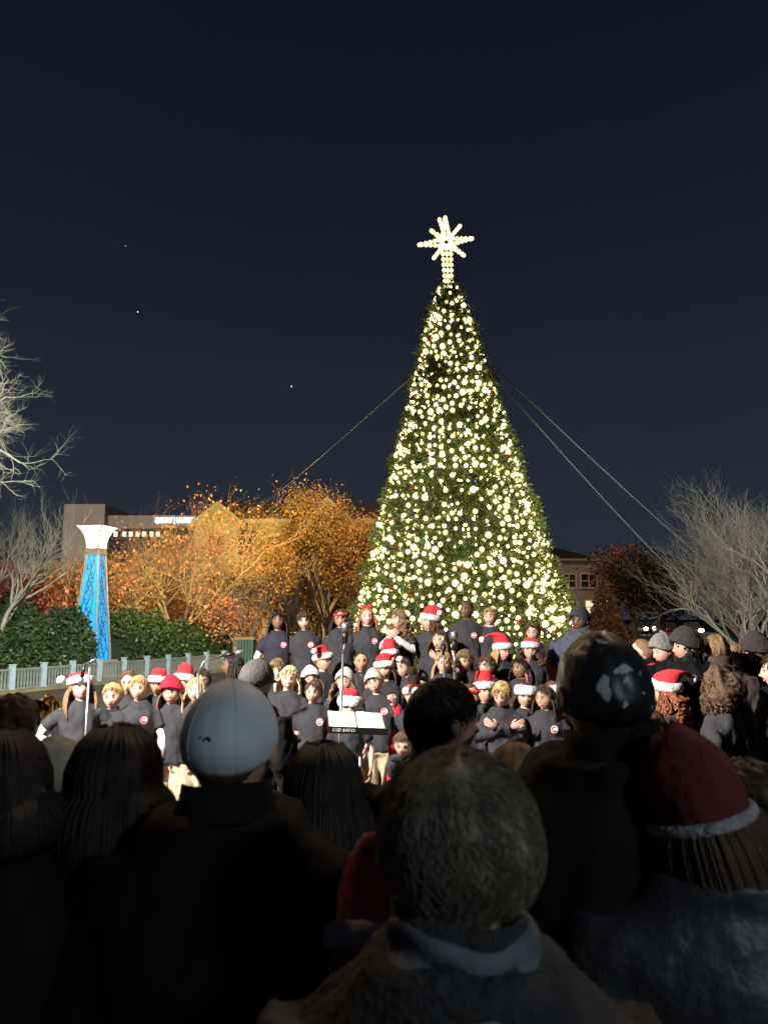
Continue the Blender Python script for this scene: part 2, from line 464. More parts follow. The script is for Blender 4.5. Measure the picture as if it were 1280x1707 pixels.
# left foreground bare tree standing just outside the picture
M_bark3 = mat('dull_grey_bark', (0.17, 0.165, 0.13), 0.9, (0.25, 0.24, 0.20), 12, 0.4, 50)
def reach_tree():
    rnd = random.Random(77)
    t = thing('bare_tree', 'big pale bare tree whose knobbly branches reach in from the left edge of the sky', 'tree', (-8.6, 13.2, 0))
    m = MB(); m.tube([(0, 0, 0), (.05, 0, 2), (-.05, .05, 4), (0, 0, 6), (.1, 0, 7.6)], [.26, .2, .15, .09, .04], 10); m.build('trunk', M_bark3, t)
    m = MB(); tips = []
    for z, dx, dy, dz, L, r in ((3.6, 1, -.1, .35, 1.55, .075), (4.2, 1, .2, .22, 1.30, .07), (4.9, 1, -.2, .42, 1.15, .06), (5.5, 1, .1, .30, 1.0, .05), (3.2, 1, -.4, .42, 1.5, .06), (6.1, .9, .1, .5, .9, .045), (3.9, .9, .5, .2, 1.3, .06), (4.6, .9, -.3, .15, 1.1, .05),
                             (4.0, -1, .2, .5, 1.6, .08), (5.0, -.8, -.5, .5, 1.4, .07), (5.6, -.5, .7, .6, 1.2, .06), (4.6, .1, -1, .5, 1.4, .06), (6.5, -.2, .1, 1, .8, .04)):
        grow(m, Vector((0, 0, z + 1.1)), Vector((dx, dy, dz)), L * .98, r, 4, rnd, tips, .13, .85, 4, 6, .30, .06, .66)
    m.build('branches', M_bark3, t)
reach_tree()
tree('bare_tree', 'bare grey tree with fine twigs at the left above the red leaved tree', gp(8, 22), 6.1, 12, 5, 4, .26, .075, M_bark, spread=.62, up=.26, shrink=.70)
tree('red_leaved_tree', 'small tree with red leaves above the left hedge', gp(48, 27.5), 4.2, 5, 4, 4, .34, .10, M_bark2, spread=.9, up=.05, leaves=5200, lsize=.17, lmats=M_redl, lscat=.22)
tree('orange_tree', 'wide open tree with glowing orange twigs right of the lamp tower', gp(318, 31), 7.3, 9, 5, 4, .24, .085, mat('orange_bark', (0.40, 0.27, 0.13), .8, (0.5, .35, .17), 9), stems=4, lean=.4, spread=.80, up=.16, shrink=.73,
     leaves=2600, lsize=.12, lmats=M_orange, lscat=.14)
tree('orange_tree', 'small orange tree low beside the right side of the lamp tower', gp(222, 29), 4.2, 19, 5, 4, .24, .09, MATS['orange_bark'], spread=.75, up=.2, leaves=900, lsize=.12, lmats=M_orange, lscat=.14)
tree('orange_tree', 'slim orange twigged tree left of the lamp tower', gp(122, 30), 4.6, 21, 4, 4, .28, .07, MATS['orange_bark'], spread=.6, up=.3, leaves=300, lsize=.12, lmats=M_orange, lscat=.12)
tree('golden_tree', 'large golden brown tree covering the middle gable of the cream building', gp(545, 40), 7.9, 4, 5, 4, .26, .20, M_bark2, spread=.55, up=.2, shrink=.70, leaves=42000, lsize=.12, lmats=M_gold, lscat=.36)
tree('golden_tree', 'lower golden tree between the orange tree and the tall golden tree', gp(438, 37), 5.6, 14, 4, 5, .26, .14, M_bark2, spread=.8, up=.15, leaves=15000, lsize=.11, lmats=M_gold, lscat=.34)
tree('golden_tree', 'brown leaved tree close to the left flank of the lit tree', gp(600, 38), 6.3, 17, 4, 5, .26, .14, M_bark2, spread=.7, up=.2, leaves=16000, lsize=.12, lmats=[M_gold[2], M_brownl[1], M_gold[0]], lscat=.36)
tree('russet_shrub', 'reddish orange leaved shrub under the orange tree beside the hedge end', gp(392, 29), 2.5, 23, 4, 5, .24, .06, M_bark2, spread=.9, up=.1, leaves=2200, lsize=.11, lmats=[M_orange[4], M_orange[0], M_redl[1], M_orange[1], M_brownl[1]], lscat=.2)
tree('bare_shrub', 'many stemmed pale bare shrub behind the back row left of the lit tree', gp(572, 24), 4.1, 41, 4, 4, .26, .06, M_bark, stems=5, lean=.45, spread=.55, up=.3)
tree('bare_shrub', 'slender bare shrub behind the first child of the back row', gp(452, 24), 4.0, 43, 4, 4, .30, .06, M_bark2, stems=2, lean=.3, spread=.6, up=.3)
tree('bare_tree', 'wide bare grey tree with upswept twigs at the right edge', gp(1268, 21), 5.2, 53, 5, 4, .20, .070, M_bark, stems=6, lean=.75, spread=.62, up=.20, shrink=.74, wig=.30)
tree('bare_tree', 'second bare tree with taller stems half cut by the right edge', gp(1285, 19), 5.3, 57, 5, 4, .22, .10, M_bark, stems=3, lean=.5, spread=.75, up=.24, shrink=.72, wig=.28)
for (px, d, h_, s_, lab) in ((470, 46, 4.6, 71, 'brown bush against the cream wall under the small window'), (520, 45, 4.2, 72, 'dark brown bush below the tall golden tree'), (575, 46, 4.8, 73, 'rusty bush below the right gable'), (625, 45, 5.2, 74, 'rusty bush nearest the left flank of the lit tree'), (420, 43, 3.6, 75, 'low russet bush behind the green slatted bins'), (350, 42, 3.8, 76, 'low brown bush behind the right hedge'), (262, 44, 3.6, 77, 'brown bush behind the small orange tree'), (175, 46, 3.8, 78, 'brown bush directly behind the lamp tower'), (95, 46, 4.0, 79, 'brown bush behind the red leaved tree')):
    tree('bush', lab, gp(px, d), h_, s_, 3, 5, .25, .07, M_bark2, stems=3, lean=.5, spread=.9, up=.15, leaves=7000, lsize=.19, lmats=[M_brownl[0], M_brownl[1], M_gold[2]], lscat=.5, cat='bush')
# conical russet tree
def cone_tree(name, label, base, h, r, n, mats, size, seed):
    rng = np.random.default_rng(seed)
    t = thing(name, label, 'tree', base)
    z = h * (1 - rng.random(n) ** .5 * .97); rr = r * (1 - (z / h)) ** .85 * rng.uniform(.55, 1.08, n) ; a = rng.uniform(0, 6.283, n)
    rr *= 1 + .12 * np.sin(a * 5 + z * 4)
    link('crown', leaf_mesh('crown', np.c_[rr * np.cos(a), rr * np.sin(a), z], size, mats, .6, rng), t)
    m = MB(); m.tube([(0, 0, 0), (0, 0, h * .6)], [.12, .05], 8); m.build('trunk', M_bark2, t)
cone_tree('cone_tree', 'rusty brown cone shaped tree between the lit tree and the car lights', gp(1008, 34), 3.6, 1.25, 7000, M_brownl, .16, 3)
tree('dim_tree', 'dim brown tree behind the cone shaped tree', gp(1058, 48), 5.8, 61, 4, 5, .24, .15, M_bark2, spread=.75, up=.2, leaves=6000, lsize=.22, lmats=M_brownl, lscat=.5)
tree('dark_tree', 'nearly black leafy tree left of the wide bare tree', gp(1098, 44), 5.0, 62, 4, 5, .24, .15, M_bark2, spread=.8, up=.12, leaves=9000, lsize=.22, lmats=M_darkl, lscat=.45)
tree('dim_tree', 'tall dim tree top showing over the cream roof left of the golden tree', gp(372, 74), 12.4, 63, 4, 5, .24, .25, M_bark2, spread=.6, up=.3, leaves=3500, lsize=.3, lmats=M_brownl, lscat=.5)

# ------------------------------------------------------------------ hedges
def hedge(label, x0, y0, x1, y1, h0, h1, thick, n, seed):
    rng = np.random.default_rng(seed)
    t = thing('hedge', label, 'hedge', (x0, y0, 0))
    L = Vector((x1 - x0, y1 - y0, 0)); ln = L.length; ux = L.normalized(); nx_ = Vector((-ux.y, ux.x, 0))
    s = rng.random(n); hh = h0 + (h1 - h0) * s
    hh = hh * (1 + .07 * np.sin(s * 23 + seed) + .05 * np.sin(s * 51)) * np.clip(np.minimum(s, 1 - s) * 12 + .45, 0, 1) ** .5
    a = rng.uniform(-.25, np.pi + .25, n)
    rr = 1 - rng.random(n) ** 2 * .22
    lump = 1 + .09 * np.sin(s * ln * 3.1 + a * 3) * np.sin(a * 4 + s * 9)
    u = np.cos(a) * thick * rr * lump; z = np.maximum(.05, (np.abs(np.sin(a)) ** .6) * np.sign(np.sin(a)) * hh * rr * lump)
    low = rng.random(n) < .35
    z = np.where(low, rng.random(n) * hh * .75, z); u = np.where(low, np.sign(u) * thick * rng.uniform(.85, 1.02, n), u)
    c = np.c_[ux.x * s * ln + nx_.x * u, ux.y * s * ln + nx_.y * u, z]
    link('foliage', leaf_mesh('foliage', c, .13, M_hedge, .55, rng), t)
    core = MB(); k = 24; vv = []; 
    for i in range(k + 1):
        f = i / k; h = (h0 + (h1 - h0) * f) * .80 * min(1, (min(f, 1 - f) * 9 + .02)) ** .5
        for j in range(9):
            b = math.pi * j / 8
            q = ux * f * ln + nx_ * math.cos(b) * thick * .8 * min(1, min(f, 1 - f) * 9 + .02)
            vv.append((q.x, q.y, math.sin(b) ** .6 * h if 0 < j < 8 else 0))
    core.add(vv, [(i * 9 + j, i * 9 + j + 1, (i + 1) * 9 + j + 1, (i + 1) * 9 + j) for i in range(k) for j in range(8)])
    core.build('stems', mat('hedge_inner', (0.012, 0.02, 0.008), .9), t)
hedge('dense green hedge at the left edge in front of the red leaved tree', P(-140, 1030, 22.0).x, 21.6, P(158, 1030, 24).x, 23.9, 2.45, 2.1, 1.25, 26000, 1)
hedge('dense green hedge to the right of the blue lamp tower', P(178, 1030, 26).x, 26.0, P(372, 1030, 30).x, 31.5, 2.2, 1.25, 1.2, 24000, 2)

# ------------------------------------------------------------------ railing
rail = thing('railing', 'low picket railing with posts coloured by painted blue lamp light running below the hedges', 'fence', (0, 0, 0))
A = P(-30, 1030, 19.2); A = Vector((A.x, 19.2, 0)); B = P(402, 1030, 29); B = Vector((B.x, 29, 0))
M_post = mat('post_painted_blue_light', (0.30, 0.42, 0.55), .6, (0.4, .5, .6), 6)  # blue glow of the lamp tower put into the post colour
M_picket = mat('pale_picket', (0.26, 0.27, 0.25), .6, (0.14, .16, .16), 7)
Lr = (B - A).length; ur = (B - A).normalized(); rzr = math.atan2(ur.y, ur.x)
HP = .66
nb = 11
for k in range(nb + 1):
    q = A + ur * Lr * k / nb
    b = MB(); b.box((0, 0, HP / 2 + .02), (.12, .12, HP + .04)); b.box((0, 0, HP + .052), (.15, .15, .022))
    o = b.build('post', M_post, rail, smooth=False, loc=q); o.rotation_euler[2] = rzr
pm = MB(); pm.box((0, 0, HP * .48), (.048, .03, HP * .74)); pme = pm.mesh('picket', M_picket, False)
npk = 10
for k in range(nb):
    for j in range(1, npk):
        q = A + ur * Lr * (k + j / npk) / nb
        o = link('picket', pme, rail, q); o.rotation_euler[2] = rzr
for z in (.09, HP * .885):
    b = MB(); q = (A + B) / 2; b.box((0, 0.0, z), (Lr, .05, .045)); o = b.build('rail', M_picket, rail, smooth=False, loc=q); o.rotation_euler[2] = rzr
tb = MB(); q = (A + B) / 2 + Vector((ur.y, -ur.x, 0)) * .12; tb.box((0, 0, .04), (Lr, .16, .08)); o = tb.build('edge_timber', M_timber, smooth=False, loc=q); o.rotation_euler[2] = rzr
tag(o, kind='structure')

# ------------------------------------------------------------------ lamp tower
M_blue = mat('blue_lit_panel', (0.02, 0.3, 0.7), 0.4, emis=(0.0, 0.36, 0.84), estr=1.0)
M_shade = mat('white_lamp_glass', (0.9, 0.9, 0.85), 0.4, emis=(1.0, 0.97, 0.86), estr=2.6)
lp = P(155, 1030, 25)
tower = thing('lamp_tower', 'tall tapering blue lit lamp tower with scroll ironwork and flared white lamp on top', 'lamp tower', (lp.x, 25, 0), R(-12.5))
def sq(mb, z0, s0, z1, s1, mi=0, inset=0):
    vs = [(a * s / 2, b * s / 2, z) for z, s in ((z0, s0), (z1, s1)) for a, b in ((-1, -1), (1, -1), (1, 1), (-1, 1))]
    mb.add(vs, [(0, 1, 5, 4), (1, 2, 6, 5), (2, 3, 7, 6), (3, 0, 4, 7), (3, 2, 1, 0), (4, 5, 6, 7)], mi)
ZB, ZT = .58, 3.93; SB, ST = .86, .43
m = MB(); sq(m, 0, 1.15, .5, 1.15); sq(m, .5, 1.22, .57, 1.22); m.build('plinth', mat('plinth_stone', (.4, .38, .3), .8, (.5, .47, .38), 4, .2, 20), tower, smooth=False)
for a, b in ((-1, -1), (1, -1), (1, 1), (-1, 1)):
    m = MB(); m.tube([(a * SB / 2, b * SB / 2, ZB), (a * ST / 2, b * ST / 2, ZT)], [.045, .034], 4); m.build('corner_post', M_greysteel, tower, smooth=False)
for k in range(4):
    Q = Matrix.Rotation(k * math.pi / 2, 3, 'Z')
    m = MB(); i0, i1 = SB / 2 - .03, ST / 2 - .03
    m.add([Q @ Vector(p) for p in ((-i0, -i0, ZB), (i0, -i0, ZB), (i1, -i1, ZT), (-i1, -i1, ZT))], [(0, 1, 2, 3)])
    m.build('light_panel', M_blue, tower, smooth=False)
    m = MB(); rnd = random.Random(k + 3)
    def fp(u, v):
        hw = (SB + (ST - SB) * v) / 2
        return Q @ Vector((u * (hw - .05), -hw - .004, ZB + (ZT - ZB) * v))
    for q in range(4):
        ph = q * 1.6 + k; amp = .8 - .12 * q
        m.tube([fp(amp * math.sin(ph + v * 9.0 + q), v) for v in np.linspace(.01, .99, 44)], .012, 5)
    for q in range(22):
        v0 = .04 + .92 * q / 22; u0 = rnd.uniform(-.5, .5); sgn = rnd.choice((-1, 1))
        m.tube([fp(u0 + sgn * (.42 * (1 - t / 8)) * math.cos(t * .9), v0 + .04 * (1 - t / 8) * math.sin(t * .9)) for t in np.linspace(0, 7, 18)], [.013 - .0006 * i * .6 for i in range(18)], 5)
    for q in range(14):
        v0 = rnd.uniform(.05, .95); u0 = rnd.uniform(-.7, .7); a = rnd.uniform(0, 3)
        m.tube([fp(u0, v0), fp(u0 + .13 * math.cos(a), v0 + .016 * math.sin(a)), fp(u0 + .3 * math.cos(a), v0 + .035 * math.sin(a))], [.004, .022, .003], 5, flat=.5)
    m.build('scroll_ironwork', mat('scroll_iron', (.10, .11, .12), .5, metallic=.4), tower)
m = MB(); sq(m, ZT, .50, ZT + .035, .50); sq(m, ZT + .175, .50, ZT + .21, .50); sq(m, ZT + .036, .40, ZT + .174, .40, 1)
for k in range(4):
    Q = Matrix.Rotation(k * math.pi / 2, 3, 'Z')
    for j in range(7): m.box(Q @ Vector((-.21 + .07 * j, -.225, ZT + .105)), (.035, .035, .137), rz=k * math.pi / 2)
m.build('collar', [M_greysteel, M_blackmetal], tower, smooth=False)
m = MB(); prof = [(0, .44), (.18, .46), (.38, .54), (.55, .68), (.66, .84), (.70, .95)]
for (z0, s0), (z1, s1) in zip(prof[:-1], prof[1:]):
    sq_v = [(a * s / 2, b * s / 2, ZT + .212 + z) for z, s in ((z0, s0), (z1, s1)) for a, b in ((-1, -1), (1, -1), (1, 1), (-1, 1))]
    m.add(sq_v, [(0, 1, 5, 4), (1, 2, 6, 5), (2, 3, 7, 6), (3, 0, 4, 7)])
m.build('lamp_shade', M_shade, tower, smooth=False)
m = MB()
for k in range(4):
    Q = Matrix.Rotation(k * math.pi / 2, 3, 'Z')
    for j in range(-3, 4):
        u = j / 3.0 * .985
        r = .016 if abs(j) == 3 else .007
        z_from = 0 if abs(j) == 3 else 3
        m.tube([Q @ Vector((u * s / 2, -s / 2 - .006, ZT + .212 + z)) for z, s in prof[z_from:]], r, 4)
m.build('shade_ribs', M_greysteel, tower)
m = MB(); sq(m, ZT + .915, .97, ZT + .94, 1.02); m.build('lamp_cap', M_greysteel, tower, smooth=False)

# green slatted bins at left of the stage
M_teal = mat('teal_slat', (0.10, 0.20, 0.15), .6, (.13, .25, .18), 6); M_gilt = mat('yellow_lid', (.5, .36, .06), .5)
for (px, d, hgt, wd, lab) in ((412, 15.5, 1.5, .34, 'tall green slatted bin with yellow lid left of the back row'), (430, 14.6, .95, .62, 'low green slatted planter beside the tall green bin')):
    q = gp(px, d); t = thing('slatted_bin', lab, 'bin', q)
    k = int(wd / .055)
    sm = MB(); sm.box((0, 0, hgt / 2), (.04, .025, hgt - .06)); sme = sm.mesh('slat', M_teal, False)
    for j in range(k):
        x = -wd / 2 + (j + .5) * wd / k
        link('slat', sme, t, (x, -.19, 0)); link('slat', sme, t, (x, .19, 0))
    m = MB(); m.box((0, 0, hgt / 2), (wd - .02, .34, hgt - .08)); m.build('liner', mat('bin_liner', (.05, .09, .07), .7), t, smooth=False)
    m = MB(); m.box((0, 0, hgt), (wd + .05, .44, .05)); m.build('lid' if hgt > 1 else 'rim', M_gilt if hgt > 1 else M_teal, t, smooth=False)

# ------------------------------------------------------------------ the lit tree
TX = P(773, 1000, 14.0).x
xt = thing('christmas_tree', 'huge cone shaped evergreen wrapped in warm white lights', 'christmas tree', (TX, 14.0, 0))
xt.rotation_euler = (0, R(-1.5), 0)
ZTOP = 8.15
def rad_at(z): return .15 + .268 * (ZTOP - z)
M_needle = [mat('needle_a', (0.095, 0.115, 0.018), .4), mat('needle_b', (0.15, 0.175, 0.026), .4), mat('needle_c', (0.045, 0.07, 0.018), .5)]
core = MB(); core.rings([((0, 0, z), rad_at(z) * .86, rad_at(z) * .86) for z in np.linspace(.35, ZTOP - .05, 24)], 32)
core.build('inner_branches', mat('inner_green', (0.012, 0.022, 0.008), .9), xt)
m = MB(); m.tube([(0, 0, 0), (0, 0, .5)], .16, 10); m.build('trunk', M_bark2, xt)
rng = np.random.default_rng(11)
cl = []; dr = []
ncl = 5200
zz = []
while len(zz) < ncl:
    z = rng.uniform(.35, ZTOP)
    if rng.random() < rad_at(z) / rad_at(.35) + .02: zz.append(z)
zz = np.array(zz); aa = rng.uniform(0, 2 * np.pi, ncl)
rr = np.array([rad_at(z) for z in zz]) * (1 + rng.normal(0, .02, ncl)) + rng.normal(0, .03, ncl) + .08 * np.sin(zz * 7 + 3 * np.sin(aa * 3)) * np.sin(aa * 9 + zz * 2) * np.clip(zz.max() - zz, 0, 1)
base = np.c_[rr * np.cos(aa), rr * np.sin(aa), zz]; outd = np.c_[np.cos(aa), np.sin(aa), rng.uniform(-.35, .5, ncl)]
PER = 22
cent = np.repeat(base, PER, 0) + rng.normal(0, .05, (ncl * PER, 3)); dd = np.repeat(outd, PER, 0) * .8 + rng.normal(0, .75, (ncl * PER, 3))
link('foliage', leaf_mesh('foliage', cent, .095, M_needle, .34, rng, dd, .2), xt)
# bulbs: oversized spheres fading at the rim, a soft light halo built in
def halo_bulb_mat(name, col, strength):
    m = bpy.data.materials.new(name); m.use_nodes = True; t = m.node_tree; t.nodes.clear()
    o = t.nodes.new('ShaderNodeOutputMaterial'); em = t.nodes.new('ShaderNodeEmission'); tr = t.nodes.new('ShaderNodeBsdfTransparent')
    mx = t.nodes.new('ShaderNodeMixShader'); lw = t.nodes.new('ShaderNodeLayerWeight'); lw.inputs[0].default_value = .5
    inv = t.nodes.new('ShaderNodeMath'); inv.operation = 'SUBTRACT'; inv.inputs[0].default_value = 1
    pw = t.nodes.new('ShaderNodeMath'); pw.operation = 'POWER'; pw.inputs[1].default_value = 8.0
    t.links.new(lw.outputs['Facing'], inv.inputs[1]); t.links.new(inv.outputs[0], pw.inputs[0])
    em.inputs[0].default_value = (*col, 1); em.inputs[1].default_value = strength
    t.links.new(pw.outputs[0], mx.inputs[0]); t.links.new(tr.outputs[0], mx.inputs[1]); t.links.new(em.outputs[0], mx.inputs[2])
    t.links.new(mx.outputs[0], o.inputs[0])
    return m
M_bulb = halo_bulb_mat('warm_bulb', (1.0, 0.88, 0.38), 6.0)
M_bulb2 = halo_bulb_mat('bright_bulb', (1.0, 0.90, 0.45), 9.0)
pts = []
rnd = random.Random(5)
grid = {}
tries = 0
while len(pts) < 2050 and tries < 90000:
    tries += 1
    z = rnd.uniform(.45, ZTOP - .02)
    if rnd.random() > rad_at(z) / rad_at(.35) + .06: continue
    a = rnd.uniform(0, 2 * math.pi); r = rad_at(z) * 1.012 + .05 + rnd.uniform(-.03, .03)
    p = Vector((r * math.cos(a), r * math.sin(a), z))
    dens = noise.noise(p * 1.1) * .5 + noise.noise(p * 2.3) * .4
    md = .115 if dens > -.14 else .19
    key = (int(p.x / .2 + 100), int(p.y / .2 + 100), int(p.z / .2))
    bad = False
    for dx in (-1, 0, 1):
        for dy in (-1, 0, 1):
            for dz in (-1, 0, 1):
                for q in grid.get((key[0] + dx, key[1] + dy, key[2] + dz), ()):
                    if (q - p).length < md: bad = True; break
    if bad: continue
    grid.setdefault(key, []).append(p); pts.append(p)
strings = thing('string_lights', 'warm white string lights wound around the whole big tree', 'string lights', (TX, 14.0, 0))
strings.rotation_euler = (0, R(-1.5), 0)
front = sorted(pts, key=lambda p: p.y - .15 * abs(p.z - 4.5))
ordered = [p for p in front if abs(p.x) < rad_at(p.z) * .8 and p.y < 0 and p.z > 1.6]
named = set(id(p) for p in ordered[:300])
bm_ = {}
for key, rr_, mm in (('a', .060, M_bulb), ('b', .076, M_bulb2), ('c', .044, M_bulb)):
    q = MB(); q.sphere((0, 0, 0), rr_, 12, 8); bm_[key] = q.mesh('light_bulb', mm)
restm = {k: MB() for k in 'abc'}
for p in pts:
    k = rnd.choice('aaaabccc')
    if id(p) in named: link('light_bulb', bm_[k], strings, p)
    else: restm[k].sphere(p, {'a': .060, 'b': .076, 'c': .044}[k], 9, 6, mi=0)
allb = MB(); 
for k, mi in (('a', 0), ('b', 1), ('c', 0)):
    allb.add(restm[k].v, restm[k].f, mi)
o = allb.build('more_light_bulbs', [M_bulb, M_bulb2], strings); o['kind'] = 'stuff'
M_inner = halo_bulb_mat('inner_bulb', (1.0, 0.88, 0.36), 34.0)
ib = MB()
for i in range(1700):
    z = .5 + (ZTOP - .6) * (1 - rnd.random() ** .55); a = rnd.uniform(0, 2 * math.pi); r = rad_at(z) * rnd.uniform(.93, .985)
    ib.sphere((r * math.cos(a), r * math.sin(a), z), .026, 6, 4)
o = ib.build('buried_light_bulbs', M_inner, strings); o['kind'] = 'stuff'
cb = MB()
cp = []
for i in range(900):
    f = i / 899; z = .5 + (ZTOP - .6) * f; a = f * 2 * math.pi * 22
    r = rad_at(z) * .985 + .02 * math.sin(i * 1.3); cp.append((r * math.cos(a), r * math.sin(a), z + .03 * math.sin(i * .9)))
cb.tube(cp, .006, 4); cb.build('cable', mat('green_cable', (.01, .03, .012), .5), strings)
# ball ornaments
M_orn = {'red': mat('red_ornament', (.28, .02, .012), .25, coat=.5), 'blue': mat('blue_ornament', (.02, .024, .075), .25, coat=.5), 'green': mat('green_ornament', (.02, .16, .05), .2, coat=.5)}
q = MB()
for i in range(58):
    c = rnd.choice(('red', 'red', 'blue', 'blue', 'green'))
    z = .6 + (ZTOP - 1.1) * (1 - rnd.random() ** .62); a = -math.pi / 2 + rnd.uniform(-1.35, 1.35); r = rad_at(z) + .075
    key = 'orn_' + c
    if key not in bm_:
        s = MB(); s.sphere((0, 0, 0), .048, 14, 9); s.tube([(0, 0, .042), (0, 0, .065)], .014, 8, 1); bm_[key] = s.mesh('ball_ornament', [M_orn[c], M_steel])
    lp_ = Matrix.Rotation(R(-1.5), 3, 'Y') @ Vector((r * math.cos(a), r * math.sin(a), z))
    o = link('ball_ornament', bm_[key], None, (TX + lp_.x, 14 + lp_.y, lp_.z))
    tag(o, 'small glossy %s ball ornament among the warm lights of the big tree' % c, 'ornament', '%s ball ornaments on the big tree' % c)
# star topper
st = thing('star_topper', 'large many pointed star of white bulbs on top of the lit tree', 'tree topper', (0, 0, 0))
top = Matrix.Rotation(R(-1.5), 3, 'Y') @ Vector((0, 0, ZTOP - .05))
st.location = (TX + top.x, 14 + top.y, top.z); st.rotation_euler = (0, R(-2), R(8))
CZ = .98
M_star = halo_bulb_mat('star_bulb', (1.0, 0.84, 0.36), 5.0)
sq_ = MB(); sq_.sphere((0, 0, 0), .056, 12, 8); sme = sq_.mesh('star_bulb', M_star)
fr = MB(); spots = []
def ray(ang, ln, w0, nb_, start=.10):
    d = Vector((math.sin(ang), 0, math.cos(ang))); s = Vector((math.cos(ang), 0, -math.sin(ang)))
    for sg in ((-1, 1) if w0 > 0 else (0,)):
        a = Vector((0, 0, CZ)) + d * start + s * sg * w0; b = Vector((0, 0, CZ)) + d * ln
        fr.tube([a, b], .011, 5)
        for i in range(nb_): spots.append(a.lerp(b, (i + .5) / nb_) + Vector((0, -.02, 0)))
    spots.append(Vector((0, -.02, CZ)) + d * ln)
ray(0, .50, .07, 6); ray(R(80), .52, .06, 5); ray(R(262), .54, .06, 5)
ray(R(40), .44, 0, 5); ray(R(128), .42, .02, 4); ray(R(218), .42, 0, 5); ray(R(308), .36, .02, 3); ray(R(346), .47, 0, 5)
for sg in (-1, 0, 1):
    a = Vector((sg * .085, 0, CZ - .1)); b = Vector((sg * .06, 0, .0)); fr.tube([a, b], .012, 5)
    for i in range(8): spots.append(a.lerp(b, (i + .3) / 8) + Vector((0, -.02, 0)))
for k in range(5): fr.tube([(-.08, 0, .1 + .16 * k), (.08, 0, .1 + .16 * k)], .009, 5)
fr.torus((0, 0, CZ), .20, .012, 32, 6, M=Matrix.Rotation(R(90), 3, 'X'))
for k in range(10): a = k * .628; spots.append(Vector((.08 * math.cos(a), -.02, CZ + .08 * math.sin(a))))
fr.build('frame', mat('white_star_frame', (.8, .72, .5), .5), st)
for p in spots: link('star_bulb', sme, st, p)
bpy.data.materials['star_bulb'].name = 'star_bulb'
# guy wires
M_wire = mat('guy_wire', (.10, .10, .098), .9, spec=.1)
za = 6.62
def wire(label, ax, ay, end):
    m = MB(); a = Vector((TX + ax - .17, 14 + ay, za)); b = Vector(end)
    m.tube([a.lerp(b, t) - Vector((0, 0, .25 * math.sin(math.pi * t))) for t in np.linspace(0, 1, 14)], .013, 8)
    o = m.build('guy_wire', M_wire if ax > 0 else mat('pale_guy_wire', (.5, .5, .48), .6)); tag(o, label, 'wire', 'guy wires steadying the big tree')
e1 = P(412, 856, 58.5); wire('thin guy wire running down left from the lit tree', -.50, 0, e1)
e1 = P(1367, 1182, 16); wire('lower of the two guy wires right of the lit tree', .66, .1, (e1.x, 16, 0))
e1 = P(1486, 1182, 16.3); wire('upper of the two guy wires right of the lit tree', .68, -.2, (e1.x, 16.3, 0))
# stars in the sky
for px, py, r, lab in ((230, 520, .55, 'lone bright star high above the lamp tower'), (486, 644, .6, 'star low in the sky left of the lit tree'), (210, 410, .28, 'faintest star near the upper left of the sky')):
    m = MB(); m.sphere((0, 0, 0), r, 8, 6)
    o = m.build('star', mat('starlight', (1, 1, 1), .5, emis=(.9, .95, 1), estr=1.6), loc=P(px, py, 700)); tag(o, lab, 'star')

